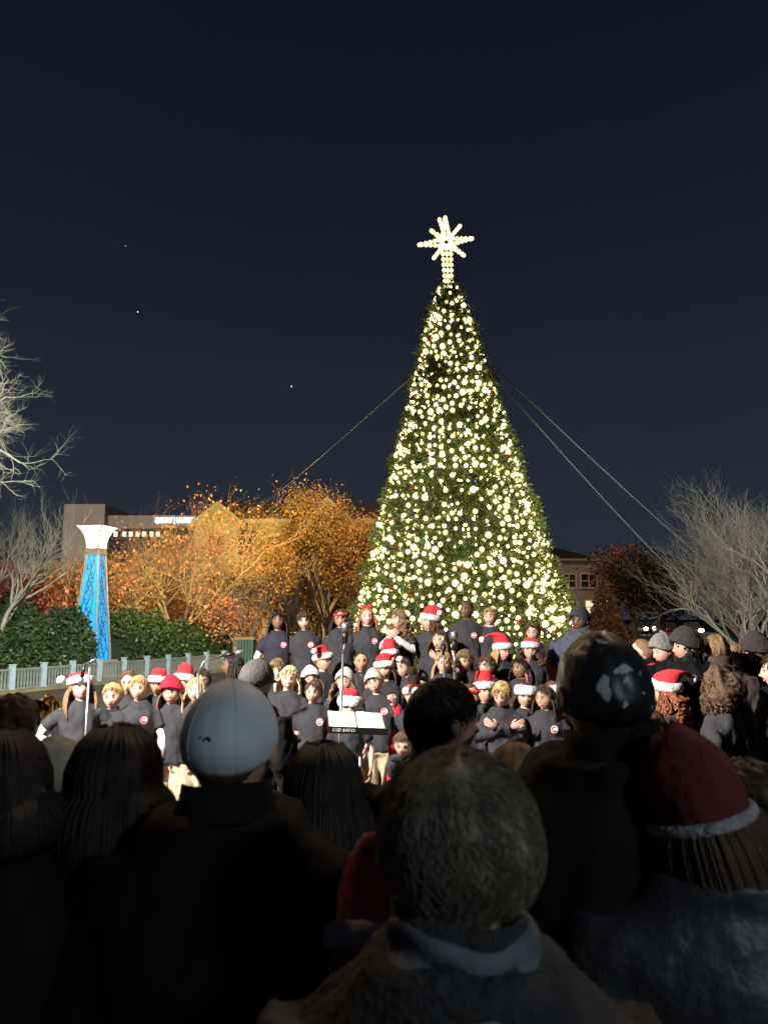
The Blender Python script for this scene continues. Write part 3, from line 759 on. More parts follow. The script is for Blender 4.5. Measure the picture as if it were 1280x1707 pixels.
# ------------------------------------------------------------------ cars far right
M_car = [mat('car_paint_silver', (.35, .36, .38), .3, metallic=.5, coat=.6), mat('car_paint_dark', (.03, .03, .04), .3, coat=.6), mat('car_paint_red', (.25, .02, .02), .3, coat=.6)]
M_head = mat('headlight_glass', (1, 1, 1), .3, emis=(1, .95, .85), estr=20); M_tail = mat('taillight_glass', (.5, .02, .02), .3, emis=(1, .08, .04), estr=3)
M_tyre = mat('tyre_rubber', (.015, .015, .015), .85)
M_screen = mat('car_window', (.10, .13, .15), .08)
def car(label, loc, rz, mi, lights='head', on=True):
    t = thing('parked_car', label, 'car', loc, rz)
    m = MB()
    prof = [(-2.15, .45, .62), (-2.1, .30, .78), (-1.2, .25, .88), (-.2, .25, .92), (1.2, .25, .95), (2.0, .28, .95), (2.15, .42, .85)]
    vs = []; 
    for x, z0, z1 in prof:
        w_ = .82 if abs(x) > 2 else .88
        vs += [(x, -w_, z0), (x, -w_, (z0 + z1) / 2 + .08), (x, -w_ * .93, z1), (x, w_ * .93, z1), (x, w_, (z0 + z1) / 2 + .08), (x, w_, z0)]
    fs = [(i * 6 + j, i * 6 + (j + 1) % 6, (i + 1) * 6 + (j + 1) % 6, (i + 1) * 6 + j) for i in range(6) for j in range(6)]
    fs += [tuple(reversed(range(6))), tuple(36 + j for j in range(6))]
    m.add(vs, fs); m.build('body', M_car[mi], t)
    m = MB(); m.add([(-1.15, -.78, .88), (-1.15, .78, .88), (1.75, .78, .93), (1.75, -.78, .93), (-.35, -.6, 1.4), (-.35, .6, 1.4), (1.1, .6, 1.42), (1.1, -.6, 1.42)],
          [(0, 4, 5, 1), (2, 6, 7, 3), (0, 3, 7, 4), (1, 5, 6, 2)]); m.build('windows', M_screen, t, smooth=False)
    m = MB(); m.box((.37, 0, 1.425), (1.5, 1.22, .04)); m.build('car_roof', M_car[mi], t, smooth=False)
    for sx_ in (-1.35, 1.35):
        for sy in (-.8, .8):
            m = MB(); m.tube([(sx_, sy - .1, .32), (sx_, sy + .1, .32)], .32, 16); w_ = m.build('wheel', M_tyre, t)
            m = MB(); m.tube([(sx_, sy - .105, .32), (sx_, sy + .105, .32)], .18, 12); m.build('rim', M_steel, w_)
    for sy in (-.6, .6):
        m = MB(); m.sphere((-2.13, sy, .66), .22 if (on and lights == 'head') else .13, 8, 6, sc=(.5, 1.2, .8)); m.build('headlight', M_head if (on and lights == 'head') else M_screen, t)
        m = MB(); m.sphere((2.13, sy, .72), .12, 8, 6, sc=(.5, 1.2, .8)); m.build('taillight', M_tail if (on and lights == 'tail') else M_car[2], t)
c = gp(1062, 92); car('silver car with bright headlights left of the far parking row', c, R(80), 0)
c = gp(1082, 96); car('dark car with headlights on behind the silver car', c, R(70), 1)
c = gp(1096, 110); car('dark car farthest back with headlights just visible', c, R(95), 1)
c = gp(1108, 84); car('dark red car with glowing tail lights left of the wide bare tree', c, R(-95), 2, 'tail')
c = gp(1152, 80); car('silver car with lit headlights under the wide bare tree', c, R(75), 0)
c = gp(1172, 24); car('silver car parked behind the right hand onlookers', c, R(100), 0, on=False)

# ================================================================== PEOPLE
BAKE = []      # (object, callback) remeshed in one pass
EMBLEMS = []
def skinm(k):
    c = {'light': ((.56, .34, .25), (.62, .38, .28)), 'pink': ((.60, .34, .27), (.66, .39, .31)), 'tan': ((.42, .24, .15), (.47, .28, .18)),
         'brown': ((.20, .10, .06), (.24, .125, .075)), 'dark': ((.095, .048, .030), (.12, .062, .04))}[k]
    return mat('skin_' + k, c[0], .5, c[1], 14, .08, 120)
HAIRC = {'black': (.010, .008, .007), 'darkbrown': (.030, .018, .011), 'brown': (.075, .042, .022), 'lightbrown': (.16, .095, .045),
         'blond': (.36, .24, .10), 'paleblond': (.50, .38, .20), 'red': (.26, .085, .035), 'grey': (.10, .095, .07)}
def hairm(k, near=False):
    c = HAIRC[k]
    if near: return mat('near_hair_' + k, c, .6, tuple(x * 2.3 for x in c), 16, .12, 300, spec=.25)
    return mat('hair_' + k, c, .42, tuple(x * 1.7 for x in c), 38, .6, 160)
M_tee = mat('charcoal_tee', (.020, .020, .024), .85, (.028, .028, .034), 6, .7, 9, sheen=.1)
M_navy = mat('navy_tee', (.010, .012, .024), .85, (.016, .018, .034), 6, .7, 9, sheen=.1)
M_khaki = mat('khaki_cotton', (.44, .35, .23), .85, (.50, .41, .28), 7, .5, 16)
M_coat = mat('black_coat', (.0045, .0045, .005), .85, (.008, .008, .009), 5, .7, 9, spec=.1)
M_sleevew = mat('white_sleeve', (.52, .52, .52), .85, (.42, .42, .43), 9, .5, 20)
M_redk = mat('red_knit', (.50, .012, .035), .85, (.60, .03, .06), 20, .6, 70)
M_felt = mat('red_felt', (.50, .014, .022), .85, (.60, .025, .035), 12, .5, 40, sheen=.4)
M_fluff = mat('white_fluff', (.74, .72, .68), .95, (.84, .83, .80), 30, 1.0, 55)
M_white_sh = mat('shoe_white', (.5, .5, .48), .6)
M_shoe = mat('dark_shoe', (.02, .02, .02), .6)
M_lip = mat('lips', (.38, .10, .085), .45); M_mouth = mat('open_mouth', (.05, .01, .01), .5)
M_teeth = mat('teeth', (.75, .72, .66), .3); M_eyew = mat('eye_white', (.55, .53, .50), .25); M_iris = mat('iris', (.02, .015, .012), .15)
M_ring = mat('emblem_red', (.55, .02, .035), .6); M_disc = mat('emblem_white', (.72, .72, .72), .6); M_glyph = mat('emblem_black', (.012, .012, .012), .6)

def gauss(x, z, cx, cz, sx, sz): return math.exp(-((x - cx) / sx) ** 2 - ((z - cz) / sz) ** 2)
def head_pt(t, az, a, b, c):
    """az 0 = face (towards -y)"""
    sx, cy, cz = math.sin(t) * math.sin(az), -math.sin(t) * math.cos(az), math.cos(t)
    x, y, z = sx, cy, cz
    low = max(0.0, -z)
    x *= 1 - .22 * low ** 1.6
    if y > 0: y *= (1 - .42 * low ** 1.1); y *= 1 + .10 * max(0, z + .2) * (1 - z)
    else: y *= .97 - .04 * max(0, z)
    z2 = z
    if y < 0 and low > 0: y -= .10 * gauss(x, z, 0, -.86, .40, .25)
    out = 0.0
    if y < .1:
        fr = max(0, min(1, (-y + .1) * 1.8))
        out += fr * (.23 * gauss(x, z, 0, -.26, .11, .10) + .11 * gauss(x, z, 0, -.05, .10, .22)
                     - .115 * gauss(abs(x), z, .34, .03, .20, .12) + .045 * gauss(abs(x), z, .3, .22, .3, .09)
                     + .045 * gauss(x, z, 0, -.52, .22, .09) - .03 * gauss(x, z, 0, -.70, .25, .07)
                     + .03 * gauss(abs(x), z, .50, -.22, .22, .2))
    return Vector((x * a, (y - out) * b, z2 * c))

def noise3(p, f): return noise.noise(Vector(p) * f)

def build_head(mb, M, hh, opts, res=1):
    """head + neck + ears + features into mb; materials: 0 skin 1 lip 2 mouth 3 teeth 4 eyewhite 5 iris 6 brow"""
    a, b, c = hh * .355, hh * .43, hh * .5
    nu, nv = int(28 * res), int(24 * res)
    vs = [M @ head_pt(math.pi * i / nv, 2 * math.pi * j / nu, a, b, c) for i in range(nv + 1) for j in range(nu)]
    fs = [(i * nu + j, i * nu + (j + 1) % nu, (i + 1) * nu + (j + 1) % nu, (i + 1) * nu + j) for i in range(nv) for j in range(nu)]
    mb.add(vs, fs, 0)
    def E(p, r, sc, mi, nu_=8, nv_=6):
        mb.sphere((0, 0, 0), r, nu_, nv_, mi, sc, None, lambda q: M @ (q + Vector(p)))
    for s in (-1, 1):
        E((s * a * (1.0 if res <= 1 else 1.13), b * .06, -.06 * c), hh * (.085 if res <= 1 else .115), (.38, .62, 1.05), 0)
        E((s * a * 1.06, b * .02, .0 * c), hh * .045, (.5, .8, 1.2), 0)
        ey = head_pt(math.acos(.02), s * .36, a, b, c)
        E(ey + Vector((0, hh * .022, 0)), hh * .066, (1, .6, .44), 4)
        E(ey + Vector((opts.get('look', 0) * hh * .02, -hh * .018, 0)), hh * .035, (1.05, .75, .9), 5)
        # upper lid + brow
        pts = []
        for k in range(5):
            az = s * (.20 + .34 * k / 4)
            q = head_pt(math.acos(.10 - .012 * (k - 2) ** 2), az, a, b, c); pts.append(M @ (q + Vector((0, -hh * .004, 0))))
        mb.tube(pts, [hh * .010, hh * .016, hh * .016, hh * .015, hh * .008], 5, 6)
        pts = []
        for k in range(5):
            az = s * (.17 + .42 * k / 4)
            q = head_pt(math.acos(.255 - .010 * (k - 2) ** 2), az, a, b, c); pts.append(M @ (q + Vector((0, -hh * .003, 0))))
        mb.tube(pts, [hh * .012, hh * .022, hh * .021, hh * .017, hh * .009], 5, 6)
    mo = opts.get('mouth', 'smile')
    mc = head_pt(math.acos(-.535), 0, a, b, c)
    if mo == 'open':
        E(mc + Vector((0, 0, 0)), hh * .060, (.8, .30, .85), 1); E(mc + Vector((0, -hh * .010, 0)), hh * .045, (.8, .3, .8), 2)
    else:
        w_ = 1.6 if mo == 'smile' else 1.15
        pts = [M @ (head_pt(math.acos(-.545 + (.05 * (k / 3) ** 2 if mo == 'smile' else 0)), .10 * k * w_, a, b, c) + Vector((0, -hh * .006, 0))) for k in range(-3, 4)]
        mb.tube(pts, [hh * x for x in (.008, .018, .024, .022, .024, .018, .008)], 6, 1)
        if mo == 'smile':
            pts = [M @ (head_pt(math.acos(-.545 + .05 * (k / 3) ** 2), .085 * k * w_, a, b, c) + Vector((0, -hh * .018, 0))) for k in range(-2, 3)]
            mb.tube(pts, [hh * x for x in (.006, .014, .017, .014, .006)], 6, 3)
    if opts.get('beard'):
        pass

def hair_shell(mb, M, hh, style, rnd, res=1.0, vol=1.0):
    a, b, c = hh * .355, hh * .43, hh * .5
    nu, nv = int(40 * res), int(30 * res)
    sd = rnd.random() * 50
    nr_ = res > 1 and style == 'long'
    base = (.65 if nr_ else 1) * {'short': .085, 'crop': .035, 'long': .10, 'curly': .16, 'bowl': .12, 'tight': .03, 'bigcurly': .30, 'tied': .06, 'messy': .12}[style] * vol
    line = {'short': (.60, 1.45, 2.08), 'crop': (.62, 1.45, 2.35), 'long': (.62, 1.75, 2.9), 'curly': (.62, 1.6, 2.5), 'bowl': (.92, 1.6, 2.3),
            'tight': (.60, 1.5, 2.4), 'bigcurly': (.60, 2.0, 2.75), 'tied': (.66, 1.5, 2.4), 'messy': (.78, 1.55, 2.35)}[style]
    vs = []
    for i in range(nv + 1):
        t = math.pi * i / nv
        for j in range(nu):
            az = 2 * math.pi * j / nu
            f = abs(math.atan2(math.sin(az), math.cos(az)))       # 0 front .. pi back
            if f < 1.57: k = (f / 1.57) ** 1.7; hl = line[0] + (line[1] - line[0]) * k
            else: k = ((f - 1.57) / 1.57) ** .6; hl = line[1] + (line[2] - line[1]) * k
            hl += .05 * math.sin(az * 7 + sd)
            m = (hl - t) / .16
            m = max(-1.0, min(1.0, m))
            p = head_pt(t, az, a, b, c)
            dirn = Vector((p.x / a, p.y / b, p.z / c)).normalized()
            o = base * hh * (.75 + .5 * noise3((math.cos(az) * 1.4, math.sin(az) * 1.4, t * .9 + sd), 1.6))
            if style in ('curly', 'bigcurly', 'messy'): o += hh * base * .35 * noise3(dirn * 4 + Vector((sd, 0, 0)), 1.5)
            o += hh * (.013 if res <= 1 else .003) * math.sin(az * 23 + 3 * noise3(dirn, 2.0) * 4 + sd)
            if m > 0: off = o * (m ** .5)
            else: off = .09 * hh * m
            pz = p + Vector((dirn.x, dirn.y, dirn.z)) * off
            vs.append(M @ pz)
    fs = [(i * nu + j, i * nu + (j + 1) % nu, (i + 1) * nu + (j + 1) % nu, (i + 1) * nu + j) for i in range(nv) for j in range(nu)]
    mb.add(vs, fs, 0)

def locks(mb, M, hh, n, length, rnd, wave=0.0, back=True, rad=.05, az0=1.15, spreadx=1.0, sides=5, segs=8, fwd=0.0):
    a, b, c = hh * .355, hh * .43, hh * .5
    for i in range(n):
        s = rnd.choice((-1, 1))
        az = s * rnd.uniform(az0, math.pi)
        pts = []
        ph = rnd.uniform(0, 6.3); lo = rnd.uniform(1.04, 1.16)
        for t in (.45, .9, 1.3, 1.65):
            p = head_pt(t, az + s * .0, a, b, c) * (lo + (.07 if rad < .022 else 0)); pts.append(p)
        last = pts[-1]; L = length * rnd.uniform(.8, 1.08)
        out = Vector((last.x, last.y, 0)).normalized()
        for k in range(1, segs + 1):
            f = k / segs
            w = wave * math.sin(ph + f * 14) * .035
            q = last + Vector((0, 0, -L * f)) + out * (.010 + .03 * math.sin(f * 2.6) * spreadx + w) + Vector((-out.y, out.x, 0)) * w * .8
            if abs(az) < 1.9: q.y -= fwd * f
            pts.append(q)
        r0 = rad * hh * rnd.uniform(.7, 1.3)
        n_ = len(pts)
        mb.tube([M @ p for p in pts], [r0 * (.5 + .5 * math.sin(math.pi * min(1, (j + 1.2) / n_ * .9))) * (1 if j < n_ - 1 else .25) for j in range(n_)], sides, 0, flat=.6)

def strands(mb, M, hh, n, rnd, length=.16, lift=.25, rad=.0011, tmax=(1.0, 1.5, 2.2), crown=(0.25, .55), base=.08, curl=.3, sides=3):
    """short loose hairs lying over the scalp, flowing away from a crown whorl"""
    a, b, c = hh * .355, hh * .43, hh * .5
    cw = head_pt(crown[1], math.pi + crown[0], a, b, c).normalized()
    for i in range(n):
        az = rnd.uniform(-math.pi, math.pi); f = abs(az)
        hl = tmax[0] + (tmax[1] - tmax[0]) * min(1, f / 1.57) if f < 1.57 else tmax[1] + (tmax[2] - tmax[1]) * ((f - 1.57) / 1.57) ** .6
        t = math.acos(1 - rnd.random() * (1 - math.cos(hl)))
        p = head_pt(t, az, a, b, c); nn = Vector((p.x / a ** 2, p.y / b ** 2, p.z / c ** 2)).normalized()
        p = p + nn * base * hh * rnd.uniform(.55, 1.0)
        flow = (p.normalized() - cw); flow = flow - nn * flow.dot(nn)
        if flow.length < .05: flow = Vector((rnd.uniform(-1, 1), rnd.uniform(-1, 1), 0)); flow -= nn * flow.dot(nn)
        flow.normalize()
        sw = nn.cross(flow) * (noise3(p, 6.0) * 1.3 + .25 + curl * rnd.uniform(-1, 1))
        d = (flow + sw + nn * lift * rnd.uniform(.2, 1.3)).normalized()
        L = length * hh * rnd.uniform(.6, 1.25)
        pts = [p]; cur = p
        for k in range(3):
            d = (d - nn * .22 + Vector((0, 0, -.10))).normalized(); cur = cur + d * L / 3; pts.append(cur)
        mb.tube([M @ q for q in pts], [rad, rad * 1.0, rad * .8, rad * .25], sides, 0, cap=False)

def beanie(mb, M, hh, rnd, z0=.10, puff=.10, ribs=30, cuff=.20, slouch=.0, res=1, mi_c=0):
    a, b, c = hh * .355, hh * .43, hh * .5
    nu, nv = int(56 * res), 18
    vs = []
    tm = math.acos(z0)
    for i in range(nv + 1):
        f = i / nv; t = tm * f
        for j in range(nu):
            az = 2 * math.pi * j / nu
            p = head_pt(t, az, a, b, c); d = Vector((p.x / a, p.y / b, p.z / c)).normalized()
            y_t = (.18 + .55 * max(0, math.cos(az))) * math.cos(az) * f                         # higher in front
            o = puff * hh * (1 + .10 * abs(math.sin(az * ribs / 2))) * (1 + 1.3 * (1 - f) ** 2) + slouch * hh * (1 - f) * max(0, -math.cos(az))
            o += hh * .02 * noise3(d * 3, 1.3)
            q = p + d * o; q.z += y_t * hh * .3
            if f > 1 - cuff * 1.8: q += Vector((d.x, d.y, 0)) * hh * .028
            vs.append(M @ q)
    # turn inside
    for j in range(nu):
        az = 2 * math.pi * j / nu; p = head_pt(tm, az, a, b, c) * .93; p.z += (.18 + .55 * max(0, math.cos(az))) * math.cos(az) * hh * .3; vs.append(M @ p)
    fs = [(i * nu + j, i * nu + (j + 1) % nu, (i + 1) * nu + (j + 1) % nu, (i + 1) * nu + j) for i in range(nv + 1) for j in range(nu)]
    mb.add(vs, fs, [mi_c if i >= nv - int(nv * cuff) else 0 for i in range(nv + 1) for j in range(nu)])

def santa_hat(parent, M, hh, rnd, side=1.0, back=.4, tip=.20, band=.075, tilt=0.0, up=.16, res=1, red=None, fluff=None, low=.36):
    """white fluffy band, drooping red cone and pompom as three parts"""
    a, b, c = hh * .355, hh * .43, hh * .5
    N = M @ Matrix.Translation((0, 0, low * c)) @ Matrix.Rotation(tilt - .16, 4, 'X')
    hat = MB()
    nu = int(22 * res); rows = []
    path = []
    for k in range(11):
        f = k / 10
        # rises, then droops sideways
        ang = f * 2.3
        h = up * math.sin(min(ang, 1.57)) if ang < 1.57 else up * (1 - .9 * (1 - math.cos(ang - 1.57)) * 1.6)
        s = tip * max(0, f - .25) ** 1.2 * 1.5
        path.append(Vector((side * s * 1.25, back * s + b * .05 * f, h * 1.25)))
    vs = []
    for k, p in enumerate(path):
        f = k / 10
        r = (1 - f ** 1.7) * 1.0
        for j in range(nu):
            g = 2 * math.pi * j / nu
            w = 1 + .06 * math.sin(g * 5 + k) * f * 2
            vs.append(N @ Vector((p.x + math.cos(g) * (a * 1.10 * r * w + .012 * f), p.y + math.sin(g) * (b * 1.07 * r * w + .012 * f), p.z + (side * math.cos(g) * -.06 * f * r))))
    fs = [(i * nu + j, i * nu + (j + 1) % nu, (i + 1) * nu + (j + 1) % nu, (i + 1) * nu + j) for i in range(10) for j in range(nu)]
    fs.append(tuple(10 * nu + j for j in range(nu)))
    hat.add(vs, fs)
    ho = hat.build('santa_hat', red or M_felt, parent)
    bd = MB(); bh = band * .5
    nb2 = int(40 * res); nv2 = 10
    vs = []
    for i in range(nb2):
        g = 2 * math.pi * i / nb2
        for j in range(nv2):
            q = 2 * math.pi * j / nv2; rr = 1 + rnd.uniform(-.10, .14) * (1 if res <= 1 else .35)
            R0 = .024 * hh / .22
            x = math.cos(g) * (a * 1.12 + R0 * math.cos(q) * rr); y = math.sin(g) * (b * 1.08 + R0 * math.cos(q) * rr)
            vs.append(N @ Vector((x, y, bh * math.sin(q) * rr + .01)))
    fs = [(i * nv2 + j, ((i + 1) % nb2) * nv2 + j, ((i + 1) % nb2) * nv2 + (j + 1) % nv2, i * nv2 + (j + 1) % nv2) for i in range(nb2) for j in range(nv2)]
    bd.add(vs, fs); bd.build('hat_band', fluff or M_fluff, ho)
    pp = MB(); pc = path[-1] + Vector((side * .02, back * .01, -.015))
    pp.sphere((0, 0, 0), .036 * hh / .22, 14, 10, fn=lambda q: N @ (q * (1 + rnd.uniform(-.08, .10)) + pc)); pp.build('pompom', fluff or M_fluff, ho)
    return ho

def cap(parent, M, hh, m, brim=True, res=1, backward=False, mbrim=None):
    a, b, c = hh * .355, hh * .43, hh * .5
    mb = MB(); nu, nv = int(48 * res), 16; vs = []; tm = 1.62
    for i in range(nv + 1):
        f = i / nv
        for j in range(nu):
            az = 2 * math.pi * j / nu; t = (1.48 + .24 * (1 - math.cos(az))) * f; p = head_pt(t, az, a, b, c); d = Vector((p.x / a, p.y / b, p.z / c)).normalized()
            seam = -.006 * hh * math.exp(-((math.sin(az * 3)) / .08) ** 2)
            vs.append(M @ (p + d * (.085 * hh * (1 + .5 * (1 - f) ** 1.5) - .045 * hh * f ** 6 + seam) + Vector((0, 0, .02 * hh))))
    for j in range(nu):
        az = 2 * math.pi * j / nu; vs.append(M @ (head_pt(1.48 + .24 * (1 - math.cos(az)), az, a, b, c) * .96))
    fs = [(i * nu + j, i * nu + (j + 1) % nu, (i + 1) * nu + (j + 1) % nu, (i + 1) * nu + j) for i in range(nv + 1) for j in range(nu)]
    mb.add(vs, fs); mb.sphere((0, 0, 0), hh * .03, 8, 6, fn=lambda q: M @ (q + Vector((0, 0, c * 1.20))))
    o = mb.build('cap', m, parent)
    sm = MB()
    for k in range(6):
        az = math.pi / 6 + k * math.pi / 3
        pts = []
        for i in range(14):
            f = i / 13; t = (1.46 + .24 * (1 - math.cos(az))) * f; q_ = head_pt(t, az, a, b, c); d = Vector((q_.x / a, q_.y / b, q_.z / c)).normalized()
            pts.append(M @ (q_ + d * (.0862 * hh * (1 + .5 * (1 - f) ** 1.5) - .045 * hh * f ** 6) + Vector((0, 0, .02 * hh))))
        sm.tube(pts, .0012, 5)
        break_ = 0
    for k in range(6):
        o2 = MB(); n_ = 14 * 5
        o2.v = sm.v[k * n_:(k + 1) * n_]; o2.f = [tuple(x - k * n_ for x in f_) for f_ in sm.f if k * n_ <= min(f_) < (k + 1) * n_]; o2.m = [0] * len(o2.f); o2.n = n_
        o2.build('seam', m, o)
    if brim:
        bm2 = MB(); s = 1 if backward else -1; vs = []
        for k in range(13):
            g = math.pi * (k / 12) ; 
            for e_, dz in ((1.05, 0), (1.62, -.10)):
                vs.append(M @ Vector((math.cos(g) * a * 1.12 * (1 if e_ < 1.2 else .92), s * math.sin(g) * b * e_ * 1.02, c * (.10 + dz * math.sin(g) - (.10 if e_ > 1.2 else 0)))))
                vs.append(vs[-1] + Vector((0, 0, -.004)))
        fs = []
        for k in range(12):
            i = k * 4; fs += [(i, i + 2, i + 6, i + 4), (i + 1, i + 5, i + 7, i + 3), (i + 2, i + 3, i + 7, i + 6)]
        bm2.add(vs, fs); bm2.build('brim', mbrim or m, o)
    return o

ARMS = {  # elbow, wrist for the side s=+1, in units of body height
    'down': ((.150, .02, .615), (.155, -.025, .475)), 'hip': ((.235, .04, .635), (.125, -.035, .56)), 'front': ((.150, .0, .62), (.035, -.13, .54)),
    'belly': ((.155, -.01, .63), (.015, -.135, .60)), 'clasp': ((.145, -.07, .66), (.016, -.135, .765)), 'cross': ((.135, -.04, .64), (-.045, -.135, .715)),
    'back': ((.155, .06, .62), (.05, .11, .51)), 'raise': ((.16, -.07, .66), (.14, -.15, .76)), 'knee': ((.15, -.10, .64), (.11, -.20, .53)), 'fold': ((.15, -.02, .64), (-.02, -.125, .63))}

def person(px, top, d, label, z0=0.0, face=0, head=None, tilt=0, pitch=0, skin='light', hair='brown', hs='short', long=0, wave=0, shirt='tee', arms='down', arms2=None,
           sleeves=None, gloves=None, hat=None, hatk=None, emblem=True, pants='khaki', extra=None, hh=None, mouth='smile', kind='kid', glasses=False, lean=0, roll=0, bulk=1.0,
           group=None, res=1.0, hatcol=None, look=0, collar=False, coat=None, H=None, prop=None, shoes=None, y=None, hwid=None):
    rnd = random.Random(int(px * 7 + top * 3))
    adult = kind == 'adult'
    pos = P(px, top, d)
    if extra is None: extra = {'beanie': .035, 'santa': .055, 'cap': .03}.get(hat, .018 if hs not in ('bigcurly',) else .09)
    Hh = H or (pos.z - extra - z0)
    hh = hh or (.235 if adult else .212)
    U = (Hh - hh * .975) / .826
    t = thing('person', label, 'person', (pos.x, d, z0), R(face), group)
    hd = R((head if head is not None else face) - face)
    Q = Matrix.Rotation(R(roll), 4, 'Y') @ Matrix.Rotation(R(lean), 4, 'X')
    hip = Vector((0, 0, .50 * U))
    def bend(p):
        p = Vector(p)
        k = max(0, min(1, (p.z - .47 * U) / (.08 * U)))
        if k <= 0 or (lean == 0 and roll == 0): return p
        return p.lerp(hip + (Q @ (p - hip)), k)
    chin = Vector((0, -.012, .845 * U))
    neck = bend((0, 0, .845 * U))
    MH = Matrix.Translation(bend((0, -.012, .826 * U)))
    rv = random.Random(int(px * 13 + top))
    if kind == 'kid' and d > 3: tilt += rv.uniform(-6, 6); pitch += rv.uniform(-5, 5); roll += rv.uniform(-2, 2)
    MH = MH @ Matrix.Rotation(hd, 4, 'Z') @ Matrix.Rotation(R(tilt), 4, 'Y') @ Matrix.Rotation(R(-pitch), 4, 'X') @ Matrix.Translation((0, 0, hh * .5)) @ Matrix.Diagonal((hwid or rv.uniform(.93, 1.06), rv.uniform(.96, 1.04), rv.uniform(.92, .97), 1))
    # ---- body
    bk = bulk
    raw = MB()
    tors = [(.47, .085, .06), (.53, .088, .062), (.60, .078, .056), (.68, .090, .062), (.74, .094, .058), (.775, .085, .048), (.805, .045, .036)]
    raw.rings([(bend((0, .0, z * U)), x * U, y_ * U) for z, x, y_ in tors], 16)
    raw.tube([bend((0, .004, .79 * U)), bend((0, 0, .83 * U)), MH @ Vector((0, .01, -hh * .30))], [.036 * U, .031 * U, .031 * U], 12)
    hands = MB(); A_ = {}
    for s in (-1, 1):
        pose = ARMS[(arms if s == 1 else (arms2 or arms))]
        sh = bend((s * .090 * U, 0, .762 * U)); jx, jy = (rv.uniform(-.014, .014), rv.uniform(-.02, .02)) if d > 3 else (0, 0); el = bend(((s * pose[0][0] + s * jx) * U, (pose[0][1] + jy) * U, pose[0][2] * U)); wr = bend((s * pose[1][0] * U, pose[1][1] * U, pose[1][2] * U))
        A_[s] = (sh, el, wr)
        raw.tube([sh, sh.lerp(el, .5), el, el.lerp(wr, .4), wr], [.030 * U, .027 * U, .022 * U, .023 * U, .0155 * U], 10)
        hp = Vector((s * .050 * U, 0, .50 * U)); kn = Vector((s * .060 * U, -.010 * U, .275 * U)); an = Vector((s * .062 * U, .012 * U, .045 * U))
        raw.tube([hp, hp.lerp(kn, .5), kn, kn.lerp(an, .35), an], [.056 * U, .048 * U, .034 * U, .034 * U, .022 * U], 10)
        # hand: palm, four fingers, thumb
        dn = (wr - el).normalized(); nn = Vector((-s, .25, 0)) if abs(dn.z) > .6 else Vector((0, 1, 0)).lerp(Vector((0, 0, 1)), .2)
        nn = (nn - dn * nn.dot(dn)).normalized(); ll = dn.cross(nn).normalized()
        if ll.dot(Vector((0, -1, .6))) < 0: ll = -ll        # thumb side
        hl = U * .056
        Mx = Matrix((ll, nn, dn)).transposed().to_4x4(); Mx.translation = wr
        hands.sphere((0, 0, 0), 1, 10, 8, 7 if gloves else 0, fn=lambda q: Mx @ Vector((q.x * hl * .42, q.y * hl * .19, q.z * hl * .56 + hl * .45)))
        for k in range(4):
            x0 = (1.5 - k) * hl * .21; fl = hl * (.74, .84, .78, .60)[k]
            p0 = Vector((x0 * .8, 0, hl * .55)); p1 = Vector((x0, 0, hl * .92)); p2 = p1 + Vector((0, fl * .22, fl * .48)); p3 = p2 + Vector((0, fl * .40, fl * .24))
            hands.tube([Mx @ p for p in (p0, p1, p2, p3)], [hl * .105, hl * .105, hl * .095, hl * .07], 6, 7 if gloves else 0)
        hands.tube([Mx @ Vector(p) for p in ((hl * .25, 0, hl * .15), (hl * .52, hl * .05, hl * .45), (hl * .60, hl * .14, hl * .80))], [hl * .13, hl * .115, hl * .08], 6, 7 if gloves else 0)
    body = raw.build('body', skinm(skin), t)
    head_mb = MB(); build_head(head_mb, MH, hh, {'mouth': mouth, 'look': look}, res)
    head_mb.add(hands.v, hands.f, hands.m)
    hcol = hairm(hair, res > 1)
    BAKE.append((body, .016 if res <= 1 else .013, .0, [skinm(skin), M_lip, M_mouth, M_teeth, M_eyew, M_iris, hcol if hair not in ('blond', 'paleblond') else hairm('lightbrown'), M_redk], head_mb))
    # ---- shirt / coat
    clo = MB(); jk = coat is not None
    ex = (.020 if jk else .009) * bk
    wi = 1.0 if not jk else 1.10 * bk
    T2 = [(.455 if not jk else .43, .098, .074), (.52, .096, .074), (.60, .088, .068), (.68, .096, .072), (.74, .104, .068), (.775, .095, .058), (.800, .066, .050), (.822, .036, .038)]
    if jk: T2[-1] = (.828, .052, .054)
    clo.rings([(bend((0, .0, z * U)), x * U * wi + ex, y_ * U * (wi if not jk else 1.25 * bk) + ex) for z, x, y_ in T2], 20)
    long_sl = jk or sleeves == 'shirt'
    for s in (-1, 1):
        sh, el, wr = A_[s]; k = 1 + (.5 * bk if jk else 0)
        shx = sh + Vector((0, 0, -.003 * U))
        if long_sl: clo.tube([shx, sh.lerp(el, .5), el, el.lerp(wr, .5), wr.lerp(el, .04)], [.041 * U * k, .038 * U * k, .034 * U * k, .031 * U * k, .026 * U * k], 12)
        else:
            e1 = sh.lerp(el, .66); clo.tube([shx, sh.lerp(el, .35), e1], [.038 * U, .039 * U, .041 * U], 12)
    cm = coat if jk else {'tee': M_tee, 'navy': M_navy}[shirt]
    co = clo.build('coat' if jk else 'shirt', cm, t)
    BAKE.append((co, (.016 if res <= 1 else .015), .022 if not jk else (.03 if res <= 1 else .014), None, None))
